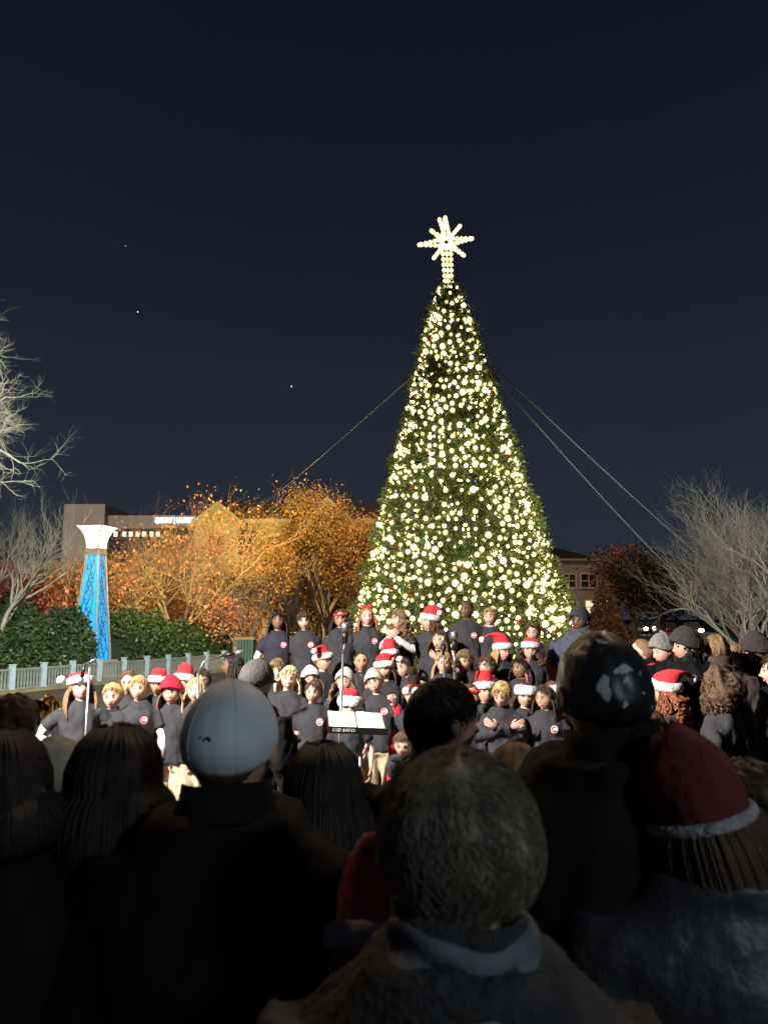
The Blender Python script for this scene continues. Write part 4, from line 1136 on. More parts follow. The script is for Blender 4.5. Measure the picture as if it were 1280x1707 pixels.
    if jk:
        cb_ = MB(); nu = 40; vs = []; ph = rnd.uniform(0, 6)
        prof = ((.800, .066, 0), (.825, .056, .3), (.842, .050, .7), (.858, .049, 1), (.856, .043, 1), (.835, .038, .5))
        for z, r, w_ in prof:
            for j in range(nu):
                g = 2 * math.pi * j / nu
                rr = r * U * (1 + .05 * math.sin(g * 3 + ph) * w_ + .03 * math.sin(g * 7 + z * 90))
                vs.append(bend((math.cos(g) * rr, .006 * U + math.sin(g) * rr, (z + .006 * math.sin(g + ph) * w_ - .012 * w_ * max(0, -math.sin(g))) * U)))
        cb_.add(vs, [(i * nu + j, i * nu + (j + 1) % nu, (i + 1) * nu + (j + 1) % nu, (i + 1) * nu + j) for i in range(len(prof) - 1) for j in range(nu)])
        cb_.build('collar', cm, co)
    elif collar or (rv.random() < .6):
        cb_ = MB(); k = 1
        cb_.torus(bend((0, -.002, (.828 if not jk else .842) * U)), (.036 if not jk else .040) * U * k, (.009 if not jk else .016) * U * k, 20, 8, M=Matrix.Rotation(.25, 3, 'X') @ Matrix.Scale(1.5 if jk else 1, 3, Vector((0, 0, 1))))
        cb_.build('collar', M_sleevew if collar == 'white' else cm, co)
    if sleeves in ('white', 'red', 'greysleeve'):
        for s in (-1, 1):
            sh, el, wr = A_[s]; m2 = MB(); m2.tube([sh.lerp(el, .5), el, el.lerp(wr, .5), wr.lerp(el, .02)], [.031 * U, .030 * U, .028 * U, .023 * U], 12)
            o = m2.build('sleeve', {'white': M_sleevew, 'red': M_redk, 'greysleeve': M_sleevew}[sleeves], t)
    # ---- trousers, shoes
    tr = MB(); tr.rings([(Vector((0, 0, z * U)), x * U, y_ * U) for z, x, y_ in ((.435, .082, .062), (.47, .092, .068), (.50, .094, .068), (.55, .086, .062))], 16)
    for s in (-1, 1):
        tr.tube([(s * .046 * U, 0, .49 * U), (s * .054 * U, -.004 * U, .36 * U), (s * .060 * U, -.008 * U, .25 * U), (s * .062 * U, 0, .12 * U), (s * .063 * U, .006 * U, .035 * U)], [.056 * U, .053 * U, .046 * U, .042 * U, .044 * U], 12)
    to = tr.build('trousers', {'khaki': M_khaki, 'black': M_coat, 'brown': mat('brown_trousers', (.17, .115, .075), .85, (.2, .14, .09), 6, .4, 14)}[pants], t)
    BAKE.append((to, .018, .014, None, None))
    for s in (-1, 1):
        m2 = MB(); m2.sphere((0, 0, 0), 1, 12, 8, fn=lambda q: Vector((s * .064 * U + q.x * .030 * U, -.028 * U + q.y * .078 * U * (1 if q.y < 0 else .85), max(-.02 * U, q.z * .034 * U) + .024 * U)))
        m2.build('shoe', M_white_sh if (shoes == 'white') else M_shoe, t)
    # ---- hair
    if hs != 'none':
        h = MB(); st_ = 'long' if long and hs in ('short',) else hs
        hair_shell(h, MH, hh, st_, rnd, res)
        if long and res <= 1: locks(h, MH, hh, 95, long, rnd, wave, rad=.034, az0=1.2)
        elif long:
            locks(h, MH, hh, 700, long, rnd, wave, rad=.020, az0=1.2, sides=4, segs=6); locks(h, MH, hh, 1500, long, rnd, wave, rad=.0085, az0=1.15, sides=3, segs=6)
            strands(h, MH, hh, 1800, rnd, length=.35, lift=.06, rad=.0008, base=.10, tmax=(.6, 1.6, 2.4), crown=(.1, .3), curl=.15)
        elif res > 1 and res < 2 and hat is None: strands(h, MH, hh, 3200, rnd, length=.22, lift=.12, rad=.0009, base=.09, tmax=(.7, 1.45, 2.3), crown=(.2, .5), curl=.35)
        if res <= 1 and hs not in ('tight', 'crop', 'curly', 'bigcurly') and hat is None: strands(h, MH, hh, 260, rnd, length=.26, lift=.18, rad=.0028, base={'short': .08, 'long': .09, 'bowl': .11, 'messy': .11}.get(st_, .06), tmax=(.55 if st_ != 'bowl' else .85, 1.45, 2.0), crown=(.1, .3))
        if st_ == 'bigcurly' or st_ == 'curly':
            for i in range(int(200 * (5 if st_ == 'bigcurly' else 1))):
                az = rnd.uniform(.9, 2 * math.pi - .9); tt = rnd.uniform(.2, 2.3); a, b, c = hh * .355, hh * .43, hh * .5
                p = head_pt(tt, az, a, b, c) * (1.42 if st_ == 'bigcurly' else 1.15) * rnd.uniform(.93, 1.05); ph = rnd.uniform(0, 6)
                h.tube([MH @ (p + Vector((math.cos(ph + k * 1.1) * .013, math.sin(ph + k * 1.1) * .013, -.008 * k))) for k in range(7)], .0055 if st_ != 'bigcurly' else .0038, 4)
        h.build('hair', hcol, t)
    if hs == 'tied':
        h = MB(); h.sphere((0, 0, 0), hh * .17, 12, 8, fn=lambda q: MH @ (q + Vector((0, hh * .42, hh * .32)))); h.build('hair_bun', hcol, t)
    # ---- hats
    if hat == 'santa':
        santa_hat(t, MH, hh, rnd, **(hatk or {}))
    elif hat == 'beanie':
        m2 = MB(); beanie(m2, MH, hh, rnd, **(hatk or {})); m2.build('beanie', hatcol, t)
    elif hat == 'cap': cap(t, MH, hh, hatcol, **(hatk or {}))
    elif hat == 'headband':
        m2 = MB(); m2.torus((0, 0, 0), 1, .10, 36, 8)
        m2.v = [tuple(MH @ Vector((x * hh * .385, y_ * hh * .46, z * hh * .55 + hh * .27 - y_ * -.04 * hh))) for x, y_, z in m2.v]; m2.build('headband', hatcol or M_felt, t)
    elif hat == 'bow':
        m2 = MB()
        for s in (-1, 1): m2.sphere((0, 0, 0), 1, 10, 8, fn=lambda q: MH @ (Vector((q.x * .034 + s * .042, q.y * .02, q.z * .026 * (1 + .5 * s * q.x)))+ Vector((0, -hh * .05, hh * .62))))
        m2.sphere((0, 0, 0), .014, 8, 6, fn=lambda q: MH @ (q + Vector((0, -hh * .07, hh * .60)))); mo = m2.build('glitter_bow', mat('red_glitter', (.6, .02, .03), .3, (.8, .1, .1), 60, .8, 120), t)
        m2 = MB(); m2.torus((0, 0, 0), 1, .05, 30, 6); m2.v = [tuple(MH @ Vector((x * hh * .40, z * hh * .5 - hh * .03, y_ * hh * .56))) for x, y_, z in m2.v if True]; m2.build('hair_band', M_fluff, mo)
    if glasses:
        m2 = MB(); a, b, c = hh * .355, hh * .43, hh * .5
        for s in (-1, 1):
            e_ = head_pt(math.acos(.0), s * .38, a, b, c) + Vector((0, -hh * .06, 0))
            m2.torus((0, 0, 0), hh * .105, hh * .011, 16, 5); n0 = 16 * 5
            m2.v[-n0:] = [tuple(MH @ (Vector((x, z, y_)) + e_)) for x, y_, z in m2.v[-n0:]]
            m2.tube([MH @ (e_ + Vector((s * hh * .10, 0, 0))), MH @ Vector((s * a * 1.06, 0, 0))], hh * .009, 5)
        m2.build('glasses', M_black, t)
    if emblem: EMBLEMS.append((co, t, U, emblem, bend))
    if prop: prop(t, A_, U, MH, hh)
    return t

def bake_people():
    for o, vox, disp, mats_, hd in BAKE:
        m = o.modifiers.new('remesh', 'REMESH'); m.mode = 'VOXEL'; m.voxel_size = vox; m.use_smooth_shade = True
        s = o.modifiers.new('smooth', 'SMOOTH'); s.factor = .6; s.iterations = 4
        if disp:
            tx = bpy.data.textures.get('folds') or bpy.data.textures.new('folds', 'CLOUDS'); tx.noise_scale = .085; tx.noise_depth = 2
            dm = o.modifiers.new('folds', 'DISPLACE'); dm.texture = tx; dm.texture_coords = 'GLOBAL'; dm.strength = disp; dm.mid_level = .5
    dg = bpy.context.evaluated_depsgraph_get()
    for o, vox, disp, mats_, hd in BAKE:
        me = bpy.data.meshes.new_from_object(o.evaluated_get(dg))
        old = o.data
        if hd is None and disp:
            off = Vector(((hash(o.name) % 97) * .31, (hash(o.name) % 53) * .17, 0)) if False else Vector((o.parent.location.x * 3.1, o.parent.location.y * 1.7, 0))
            amp = .019 if disp < .028 else .022
            nv_ = len(me.vertices); co = np.empty(nv_ * 3, np.float32); no = np.empty(nv_ * 3, np.float32)
            me.vertices.foreach_get('co', co); me.vertices.foreach_get('normal', no)
            co = co.reshape(-1, 3); no = no.reshape(-1, 3); dd_ = np.empty(nv_, np.float32)
            near = o.parent.location.y < 3.5
            fx, fz = (8, 3.2) if not near else (6.5, 2.2)
            if near: amp = .010
            nf = noise.noise
            for i, (x, y, z) in enumerate(co.tolist()):
                q = Vector((x * fx + z * 2.2 + off.x, y * fx + off.y, z * fz))
                dd_[i] = amp * (.5 - 1.6 * abs(nf(q))) + amp * .5 * (.5 - 1.6 * abs(nf(q * 2.3)))
            me.vertices.foreach_set('co', (co + no * dd_[:, None]).reshape(-1)); me.update()
        if hd is not None:
            hm = hd.mesh('h', mats_)
            b = bmesh.new(); b.from_mesh(me)
            for f in b.faces: f.material_index = 0; f.smooth = True
            b.from_mesh(hm)
            me2 = bpy.data.meshes.new('body'); b.to_mesh(me2); b.free()
            for m in mats_: me2.materials.append(m)
            bpy.data.meshes.remove(me); me = me2; bpy.data.meshes.remove(hm)
        o.modifiers.clear(); o.data = me; me.name = o.name.split('.')[0]
    # embroidered badges follow the cloth
    for co, t, U, kindm, bend in EMBLEMS:
        me = co.data
        bvh = BVHTree.FromPolygons([v.co.copy() for v in me.vertices], [tuple(p.vertices) for p in me.polygons])
        where = kindm if isinstance(kindm, tuple) else (.052, .715)
        c0 = bend((where[0] * U, 0, where[1] * U)); r0 = .036
        mb = MB(); NR = [0, .24, .38, .62, .80, 1.0]; NA = 20
        if where[0] > .5: pass
        dirv = Vector((0, 1, 0)); o0 = Vector((c0.x, -1, c0.z)); sgn = 1
        if len(where) > 2: dirv = Vector((0, -1, 0)); o0.y = 1; sgn = -1
        def pr(x, z, lift):
            h, nn, _, _ = bvh.ray_cast(o0 + Vector((x, 0, z)), dirv)
            y_ = h.y if h is not None else c0.y - .08 * sgn
            return Vector((o0.x + x, y_ - lift * sgn, o0.z + z))
        vs = []; 
        for r in NR:
            for j in range(NA): g = 2 * math.pi * j / NA; vs.append(pr(math.cos(g) * r * r0 * sgn, math.sin(g) * r * r0, .005))
        fs = []; ms = []
        for i in range(5):
            for j in range(NA):
                fs.append((i * NA + j, (i + 1) * NA + j, (i + 1) * NA + (j + 1) % NA, i * NA + (j + 1) % NA))
                g = 2 * math.pi * (j + .5) / NA
                onlyc = len(where) > 2
                mi = 1
                if i == 4: mi = 0 if not onlyc else 2
                if i == 2 and not (abs(math.atan2(math.sin(g), math.cos(g))) < .7): mi = 2
                if onlyc: mi = 1 if (i in (2, 3) and not abs(math.atan2(math.sin(g), math.cos(g))) < .7) else 2
                if i == 1 and not onlyc and -2.2 < math.atan2(math.sin(g), math.cos(g)) < -.9: mi = 0
                ms.append(mi)
        mb.add(vs, fs, ms); mb.build('badge', [M_ring, M_disc, M_glyph], co)

SANTA = dict
CH = 'choir children standing by the tree'
# ---------------- risers
ris = thing('choir_riser', 'black stepped riser carrying the back rows of the choir', 'riser', (0, 0, 0))
M_deck = mat('riser_deck', (.02, .02, .02), .7, (.035, .034, .032), 8, .3, 40)
for (y0, y1, z, xa, xb) in ((7.95, 8.6, .25, P(430, 1030, 8.3).x, P(930, 1030, 8.3).x), (8.602, 9.3, .58, P(425, 1030, 8.9).x, P(935, 1030, 8.9).x)):
    m = MB(); m.box(((xa + xb) / 2, (y0 + y1) / 2, z - .03), (xb - xa, y1 - y0, .06)); m.build('deck', M_deck, ris, smooth=False)
    m = MB()
    for k in range(9):
        x = xa + .05 + (xb - xa - .1) * k / 8
        m.box((x, y0 + .06, (z - .06) / 2), (.04, .04, z - .06)); 
    for k in range(9):
        x = xa + .05 + (xb - xa - .1) * k / 8
        l = MB(); l.box((x, y0 + .06, (z - .062) / 2), (.04, .04, z - .064)); l.build('leg', M_steel, ris, smooth=False)
        l = MB(); l.box((x, y1 - .06, (z - .062) / 2), (.04, .04, z - .064)); l.build('leg', M_steel, ris, smooth=False)

D_A, Z_A, D_B, Z_B = 8.9, .58, 8.3, .25
# ---------------- back row
person(464, 1018, D_A, 'leftmost child of the back row in navy tee with long black hair', Z_A, 4, skin='brown', hair='black', long=.20, shirt='navy', sleeves='white', mouth='calm', group=CH)
person(509, 1018, D_A, 'dark short haired boy second from the left in the back row', Z_A, 2, skin='light', hair='darkbrown', hs='bowl', collar=True, mouth='calm', group=CH)
person(569, 1014, D_A, 'back row singer wearing a red headband over long brown hair', Z_A, 0, skin='tan', hair='darkbrown', long=.22, wave=.6, hat='headband', glasses=True, mouth='open', emblem=False, group=CH)
person(613, 1011, D_A, 'back row girl with red glitter bow on long reddish hair', Z_A, 3, head=5, skin='pink', hair='red', long=.22, wave=.4, hat='bow', group=CH)
person(667, 1015, D_A, 'back row girl turned left with hands clasped and long curly hair', Z_A, -28, head=-75, skin='pink', hair='lightbrown', long=.30, wave=1.4, arms='clasp', sleeves='white', group=CH, mouth='calm')
person(716, 1013, D_A - .05, 'back row child in Santa hat turned left with brown hair', Z_A, -20, head=-70, skin='light', hair='brown', long=.12, hat='santa', hatk=dict(side=1, tip=.08, up=.12), mouth='calm', group=CH)
person(778, 1000, D_A, 'tallest back row singer with very short hair looking left', Z_A, -10, head=-35, tilt=4, skin='dark', hair='black', hs='crop', shirt='tee', mouth='smile', group=CH)
person(816, 1011, D_A, 'back row boy with short blond hair and white undershirt glancing left', Z_A, -6, head=-22, skin='light', hair='blond', hs='short', sleeves='white', collar='white', mouth='calm', emblem=False, group=CH)
person(888, 1037, D_A, 'brown haired boy at the right end of the back row', Z_A, -10, head=-20, skin='light', hair='brown', hs='messy', mouth='calm', emblem=False, group=CH)
person(922, 1066, D_A - .1, 'dark haired child in orange jacket partly hidden behind the glossy black cap', .35, 20, head=60, skin='brown', hair='darkbrown', hs='short', coat=mat('orange_jacket', (.45, .12, .04), .7, (.52, .16, .06), 6, .3, 15), emblem=False)
NB = mat('navy_beanie', (.022, .024, .038), .85, (.032, .034, .05), 30, .6, 80)
person(964, 1013, 8.6, 'onlooker in navy beanie and bright red hooded top right of the choir', 0, -30, head=-40, tilt=6, skin='dark', hair='black', hs='crop', hat='beanie', hatcol=NB, hatk=dict(puff=.09, slouch=.15), coat=mat('blue_grey_jacket', (.05, .06, .09), .8), emblem=False, kind='adult', mouth='calm',
       prop=lambda t, A_, U, MH, hh: [m_.build('red_hood', M_redk, t) for m_ in [MB()] if m_.torus((0, .02, .835 * U), .085, .034, 20, 8, M=Matrix.Rotation(.45, 3, 'X')) is None])
# ---------------- middle row
person(538, 1078, D_B + .1, 'middle row child in Santa hat looking right through glasses', Z_B, 30, head=62, skin='light', hair='lightbrown', hs='short', hat='santa', hatk=dict(side=-1, back=-.2, tip=.13, up=.10), glasses=True, emblem=False, group=CH, mouth='calm')
person(603, 1084, D_B, 'middle row boy with cropped black hair and an emblem on a tall tee', Z_B, 2, head=4, skin='tan', hair='black', hs='tight', mouth='open', group=CH)
person(651, 1072, D_B + .25, 'Santa hatted child half hidden behind the smiling girl in Santa hat', Z_B, -5, head=20, skin='light', hair='brown', hs='short', hat='santa', hatk=dict(side=1, tip=.06, up=.14), group=CH)
person(642, 1090, D_B - .15, 'smiling girl in Santa hat above the boy in cream beanie', Z_B - .25, 0, head=-12, skin='light', hair='brown', long=.18, hat='santa', hatk=dict(side=1, tip=.10, up=.10), group=CH)
person(676, 1093, D_B - .1, 'smiling girl with long dark wavy hair leaning left in the middle row', Z_B - .1, -12, head=-32, tilt=-8, skin='light', hair='darkbrown', long=.26, wave=.8, emblem=False, group=CH)
person(732, 1049, D_B + .2, 'girl with long straight brown hair singing with one hand raised', Z_B + .1, -12, head=-28, skin='light', hair='brown', long=.26, arms='clasp', arms2='belly', mouth='open', emblem=False, group=CH)
person(739, 1085, D_B - .4, 'small blond girl singing behind the right microphone', 0.1, 0, head=-4, skin='light', hair='blond', long=.22, mouth='open', emblem=False, group=CH)
person(776, 1081, D_B - .2, 'light brown haired boy looking down to the left beside the right microphone', 0.1, -10, head=-24, pitch=-10, skin='light', hair='lightbrown', hs='messy', mouth='calm', emblem=False, group=CH)
person(812, 1091, D_B - .2, 'boy in dark rimmed glasses with brown hair and red collar', 0.1, -18, head=-42, skin='light', hair='brown', hs='bowl', glasses=True, mouth='smile', emblem=False, group=CH,
       prop=lambda t, A_, U, MH, hh: [m_.build('red_collar', M_redk, t) for m_ in [MB()] if m_.torus((0, 0, .825 * U), .058, .02, 20, 8, M=Matrix.Rotation(.25, 3, 'X')) is None])
person(834, 1061, D_B + .2, 'long haired blond girl in Santa hat turned to the right', Z_B + .1, 12, head=34, skin='pink', hair='blond', long=.26, hat='santa', hatk=dict(side=-1, tip=.16, up=.12), mouth='calm', emblem=False, group=CH)
person(882, 1059, D_B + .1, 'girl in wide white Santa hat band with long wavy brown hair', Z_B + .1, -4, head=-14, skin='light', hair='brown', long=.28, wave=1.0, hat='santa', hatk=dict(side=1, back=1.5, tip=.06, up=.07), emblem=False, group=CH)
BR = mat('pink_braid', (.45, .06, .10), .6, (.6, .2, .25), 60)
person(868, 1094, D_B - .4, 'child with red and black braids looking left', 0.1, -20, head=-48, skin='brown', hair='black', long=.20, mouth='calm', emblem=False, group=CH,
       prop=lambda t, A_, U, MH, hh: [m_.build('braid', BR, t) for m_ in [MB()] if [m_.tube([MH @ Vector((.06 + .006 * k, .02 + .012 * k - .02, .09 - .045 * j)) for j in range(8)], .007, 6) for k in range(4)]])
# ---------------- standing on the ground, centre
D_C, D_D = 7.7, 7.2
person(464, 1082, 7.55, 'light brown haired smiling youngster in plain black shirt left of centre', 0, 6, head=4, skin='pink', hair='lightbrown', hs='bowl', emblem=False, arms='front', coat=None, sleeves='shirt', H=1.50, group=CH, shoes='white')
person(481, 1108, 7.3, 'blond woman of small build smiling beside the youngster in plain black shirt', 0, -8, head=2, tilt=5, skin='pink', hair='paleblond', long=.15, arms='front', arms2='belly', emblem=False, group=CH, shoes='white', hh=.215)
person(520, 1110, 7.9, 'child in white knitted beanie behind the red sleeved girl', 0, 5, head=10, skin='light', hair='brown', long=.14, hat='beanie', hatcol=M_fluff, hatk=dict(puff=.10), emblem=False, group=CH, mouth='calm')
person(522, 1131, D_D, 'front row girl with tied back hair, emblem tee and long red sleeves', 0, 2, head=-6, skin='light', hair='brown', hs='tied', sleeves='red', mouth='calm', group=CH)
GB = mat('cream_beanie', (.50, .48, .42), .9, (.60, .58, .50), 40, .8, 90)
person(573, 1113, 7.55, 'girl in cream beanie lifting her chin with long ginger blond hair', 0, -4, head=-10, tilt=6, pitch=10, skin='light', hair='lightbrown', long=.26, wave=.5, hat='beanie', hatcol=GB, mouth='open', emblem=False, group=CH)
person(633, 1114, 7.6, 'grinning boy in cream beanie and charcoal tee right of the music stand', 0, -8, head=-14, tilt=-8, skin='light', hair='brown', hs='short', hat='beanie', hatcol=GB, sleeves='red', arms='raise', arms2='down', roll=-3, group=CH)
person(582, 1146, 6.95, 'child in khaki trousers whose Santa hat shows above the music stand', 0, 3, head=3, skin='light', hair='brown', hs='short', hat='santa', hatk=dict(side=.1, back=.2, tip=.02, up=.10, low=.3, band=.10), emblem=False, mouth='calm', group=CH, shoes='white')
person(688, 1132, 7.3, 'child in Santa hat mostly hidden behind the bearded man', 0, 6, head=10, skin='light', hair='brown', hs='short', hat='santa', hatk=dict(side=.2, tip=.03, up=.06), emblem=False, sleeves='red', group=CH)
person(672, 1186, 7.15, 'red sleeved child bending forward behind the right end of the music stand', 0, 10, head=-10, skin='light', hair='brown', hs='short', sleeves='red', arms='knee', lean=62, roll=-24, H=1.16, pitch=-20, group=CH, mouth='calm', emblem=(.03, .70))
person(779, 1136, 7.0, 'child with red headband and low hands in profile beside the boy with crossed arms', 0, 10, head=36, skin='tan', hair='darkbrown', hs='tight', hat='headband', arms='front', sleeves='shirt', mouth='calm', group=CH)
person(806, 1124, 7.35, 'Santa hatted child with long brown hair behind the boy with crossed arms', 0, 4, head=12, skin='light', hair='brown', long=.24, hat='santa', hatk=dict(side=-.15, tip=.05, up=.13), emblem=False, group=CH)
person(836, 1133, 6.9, 'blond boy with crossed arms looking down to the left', 0, -4, head=-24, pitch=-14, skin='pink', hair='blond', hs='bowl', arms='cross', sleeves='shirt', mouth='calm', emblem=False, group=CH)
person(873, 1131, 7.3, 'dark haired child grinning under a thick white Santa hat band', 0, -6, head=-4, skin='light', hair='darkbrown', long=.16, hat='santa', hatk=dict(side=.8, back=1.2, tip=.04, up=.05, band=.095), emblem=False, sleeves='shirt', group=CH)
person(908, 1140, 6.9, 'long dark haired girl resting one hand on her belly', 0, -12, head=-46, skin='tan', hair='darkbrown', long=.20, arms='belly', arms2='back', sleeves='shirt', group=CH)
person(934, 1152, 7.0, 'fair long haired child beside the glossy black cap', 0, -4, head=-20, skin='pink', hair='blond', long=.26, emblem=False, mouth='calm', group=CH)
person(921, 1130, 7.6, 'curly haired child with a white pompom hat next to the long dark haired girl', 0, 10, head=30, skin='light', hair='brown', hs='curly', hat='santa', hatk=dict(side=.3, tip=.05, up=.05), emblem=False, group=CH)
# ---------------- left group
person(137, 1113, 6.8, 'tall long haired singer in Santa hat and white sleeves with hands on hips', 0, 20, head=34, skin='pink', hair='lightbrown', long=.26, hat='santa', hatk=dict(side=-1, back=.3, tip=.10, up=.06), arms='hip', sleeves='white', emblem=False, mouth='open', group=CH, kind='kid', hh=.225)
person(190, 1138, 6.95, 'curly blond boy with emblem tee next to the hands on hips singer', 0, 6, head=4, skin='light', hair='blond', hs='messy', arms='front', mouth='open', group=CH)
person(216, 1118, 7.6, 'brown haired child in glasses behind the two blond boys', 0, 6, head=10, skin='light', hair='brown', hs='curly', glasses=True, mouth='open', emblem=False, group=CH)
person(234, 1125, 7.0, 'short blond boy in emblem tee over long white sleeves', 0, 4, head=6, skin='light', hair='blond', hs='short', sleeves='white', arms='down', mouth='calm', group=CH)
person(264, 1114, 7.9, 'child in Santa hat with face in shade left of the red knit hat', 0, 0, head=5, skin='tan', hair='darkbrown', hs='short', hat='santa', hatk=dict(side=.5, tip=.04, up=.10), emblem=False, mouth='open', group=CH)
person(306, 1112, 8.0, 'child in tall red Santa hat behind the pigtailed girl', 0, -4, head=8, skin='light', hair='lightbrown', long=.2, hat='santa', hatk=dict(side=.4, tip=.03, up=.13), emblem=False, group=CH)
RB = mat('red_beanie', (.50, .01, .035), .9, (.40, .008, .03), 50, .8, 60)
person(289, 1128, 7.1, 'smiling girl in red knitted beanie with two long blond pigtails', 0, 2, head=0, skin='light', hair='lightbrown', long=.22, hat='beanie', hatcol=RB, hatk=dict(puff=.13, ribs=22), emblem=False, group=CH)
person(329, 1129, 7.1, 'fair girl with long pale hair at the right end of the left group', 0, 0, head=0, skin='pink', hair='paleblond', long=.28, emblem=False, sleeves='shirt', mouth='open', group=CH)
person(336, 1115, 8.2, 'dark haired child behind the pale haired girl near the boom microphone', 0, 4, head=10, skin='tan', hair='darkbrown', hs='messy', emblem=False, group=CH, mouth='calm')
person(390, 1088, 8.2, 'dark skinned singer with long black hair facing left behind the white cap', 0, -50, head=-80, skin='brown', hair='black', long=.2, emblem=False, group=CH, mouth='calm', kind='adult')
person(382, 1128, 7.4, 'child whose red Santa hat just shows above the white cap', 0, -4, head=0, skin='light', hair='brown', hs='short', hat='santa', hatk=dict(side=1, tip=.09, up=.06), emblem=False, group=CH)
# man in grey cap near the front
GC = mat('grey_cap_cloth', (.045, .040, .042), .85, (.06, .055, .056), 10, .4, 60)
person(428, 1099, 5.0, 'man in dark grey baseball cap seen from behind beside the white cap', 0, 155, head=140, skin='tan', hair='darkbrown', hs='crop', hat='cap', hatcol=GC, coat=M_coat, emblem=False, kind='adult', pants='black', mouth='calm', bulk=.75)

# ---------------- right group, facing the stage (to the left)
RG = 'onlookers lined up at the right of the choir'
GBN = mat('light_grey_beanie', (.16, .16, .155), .9, (.22, .22, .21), 40, .8, 90); BBN = mat('black_beanie', (.018, .018, .019), .9, (.03, .03, .032), 40, .7, 90)
BTN = mat('brown_black_beanie', (.022, .018, .020), .9, (.032, .026, .028), 40, .7, 90)
person(1071, 1063, 6.3, 'short haired blond boy with bright red scarf turned away', 0, -80, head=-110, skin='pink', hair='lightbrown', hs='crop', emblem=False, coat=M_coat, mouth='calm', group=RG,
       prop=lambda t, A_, U, MH, hh: [m_.build('red_scarf', M_redk, t) for m_ in [MB()] if m_.torus((0, 0, .825 * U), .078, .032, 22, 8, M=Matrix.Rotation(.3, 3, 'X'), jit=.1) is None])
person(1109, 1056, 6.2, 'boy in light grey beanie and black jacket looking left', 0, -60, head=-72, pitch=-8, skin='pink', hair='lightbrown', hs='crop', hat='beanie', hatcol=GBN, hatk=dict(puff=.10, slouch=.1), emblem=False, coat=M_coat, mouth='calm', group=RG)
person(1144, 1048, 5.9, 'boy with round black woollen hat looking left next to the grey beanie', 0, -75, head=-85, skin='tan', hair='black', hs='curly', hat='beanie', hatcol=BBN, hatk=dict(puff=.12, z0=.0), emblem=False, coat=M_coat, mouth='calm', group=RG, hh=.225)
person(1112, 1116, 5.6, 'long red haired girl in Santa hat and red gloves seen from behind', 0, -110, head=-125, skin='light', hair='red', long=.30, wave=.8, hat='santa', hatk=dict(side=-.6, back=1.0, tip=.13, up=.10), gloves=True, arms='front', sleeves='shirt', emblem=False, group=RG)
person(1192, 1058, 5.9, 'light brown haired child seen from behind between two hats', 0, 170, head=175, skin='light', hair='lightbrown', hs='bowl', emblem=False, coat=mat('brown_coat', (.045, .03, .024), .85), group=RG)
person(1196, 1103, 4.9, 'child with big curly brown hair and white letter on black top wearing red gloves', 0, -125, head=-135, skin='tan', hair='brown', hs='bigcurly', gloves=True, arms='front', sleeves='shirt', emblem=(-.045, .70, 1), group=RG, hh=.215)
person(1226, 1074, 6.2, 'boy with light hair facing left beside the big brown beanie', 0, -70, head=-78, skin='pink', hair='lightbrown', hs='messy', emblem=False, coat=M_coat, mouth='calm', group=RG, pants='brown')
person(1260, 1056, 6.1, 'person in dark brown beanie and black jacket turned away near the right edge', 0, 165, head=-160, skin='light', hair='darkbrown', hs='crop', hat='beanie', hatcol=BTN, hatk=dict(puff=.11), emblem=False, coat=M_coat, mouth='calm', group=RG, kind='adult', pants='brown')
person(1300, 1085, 5.0, 'person in black coat cut off by the right edge beside the crossing', 0, -120, head=-120, skin='light', hair='black', hs='short', emblem=False, coat=M_coat, group=RG, kind='adult', pants='black')
person(1085, 1180, 4.2, 'small dark coated onlooker between the glossy cap and the red hat', 0, 178, head=178, skin='light', hair='brown', hs='short', emblem=False, coat=M_coat, group=RG)

# ---------------- the audience in front, seen from behind
CAPW = mat('pale_blue_grey_cap', (.50, .56, .60), .6, (.58, .64, .68), 3, .12, 8)
WB = .255
def fore(*a, **k):
    k.setdefault('kind', 'adult'); k.setdefault('emblem', False); k.setdefault('pants', 'black'); k.setdefault('face', 180); k.setdefault('head', 180); k.setdefault('coat', M_coat); k.setdefault('res', 1.5); k.setdefault('group', None)
    return person(*a, **k)
def cap_logo(t, A_, U, MH, hh):
    m2 = MB()
    for q in range(7):
        x = .012 * q - .03; 
        m2.tube([MH @ (head_pt(1.28 - .03 * math.sin(q * 1.7) * k_, math.pi - .15 + x * 3 + .02 * k_, hh * .355, hh * .43, hh * .5) * 1.195) for k_ in (-1, 0, 1, 2)], [.002, .004, .004, .001], 5, flat=.4)
    m2.build('cap_print', M_black, t)
fore(385, 1147, 1.62, 'man in smooth pale blue grey cap and black jacket in the front left', hair='darkbrown', hs='crop', skin='tan', hat='cap', hatcol=CAPW, extra=.012, hatk=dict(brim=True, res=1.6), bulk=1.15, head=172, prop=cap_logo)
fore(540, 1233, 1.95, 'woman with long straight black hair in the middle of the audience', hair='black', long=.34, skin='tan', bulk=1.0)
fore(195, 1203, 1.75, 'woman with dark hair and fur trimmed collar left of the pale blue grey cap', hair='black', long=.16, skin='light', bulk=1.1, head=168,
     prop=lambda t, A_, U, MH, hh: [m_.build('fur_collar', mat('grey_fur', (.22, .21, .19), .95, (.35, .33, .30), 40, 1.0, 50), t) for m_ in [MB()] if m_.torus((0, 0, .80 * U), .12, .03, 40, 10, M=Matrix.Rotation(.2, 3, 'X'), jit=.25) is None])
fore(-4, 1210, 1.62, 'dark haired onlooker cut off by the left edge', hair='black', long=.10, skin='tan')
fore(22, 1158, 3.2, 'onlooker with brown hair further ahead at the left edge', hair='darkbrown', hs='messy', skin='light')
CR = mat('cream_hood_cloth', (.42, .38, .30), .9, (.50, .46, .37), 10, .5, 30)
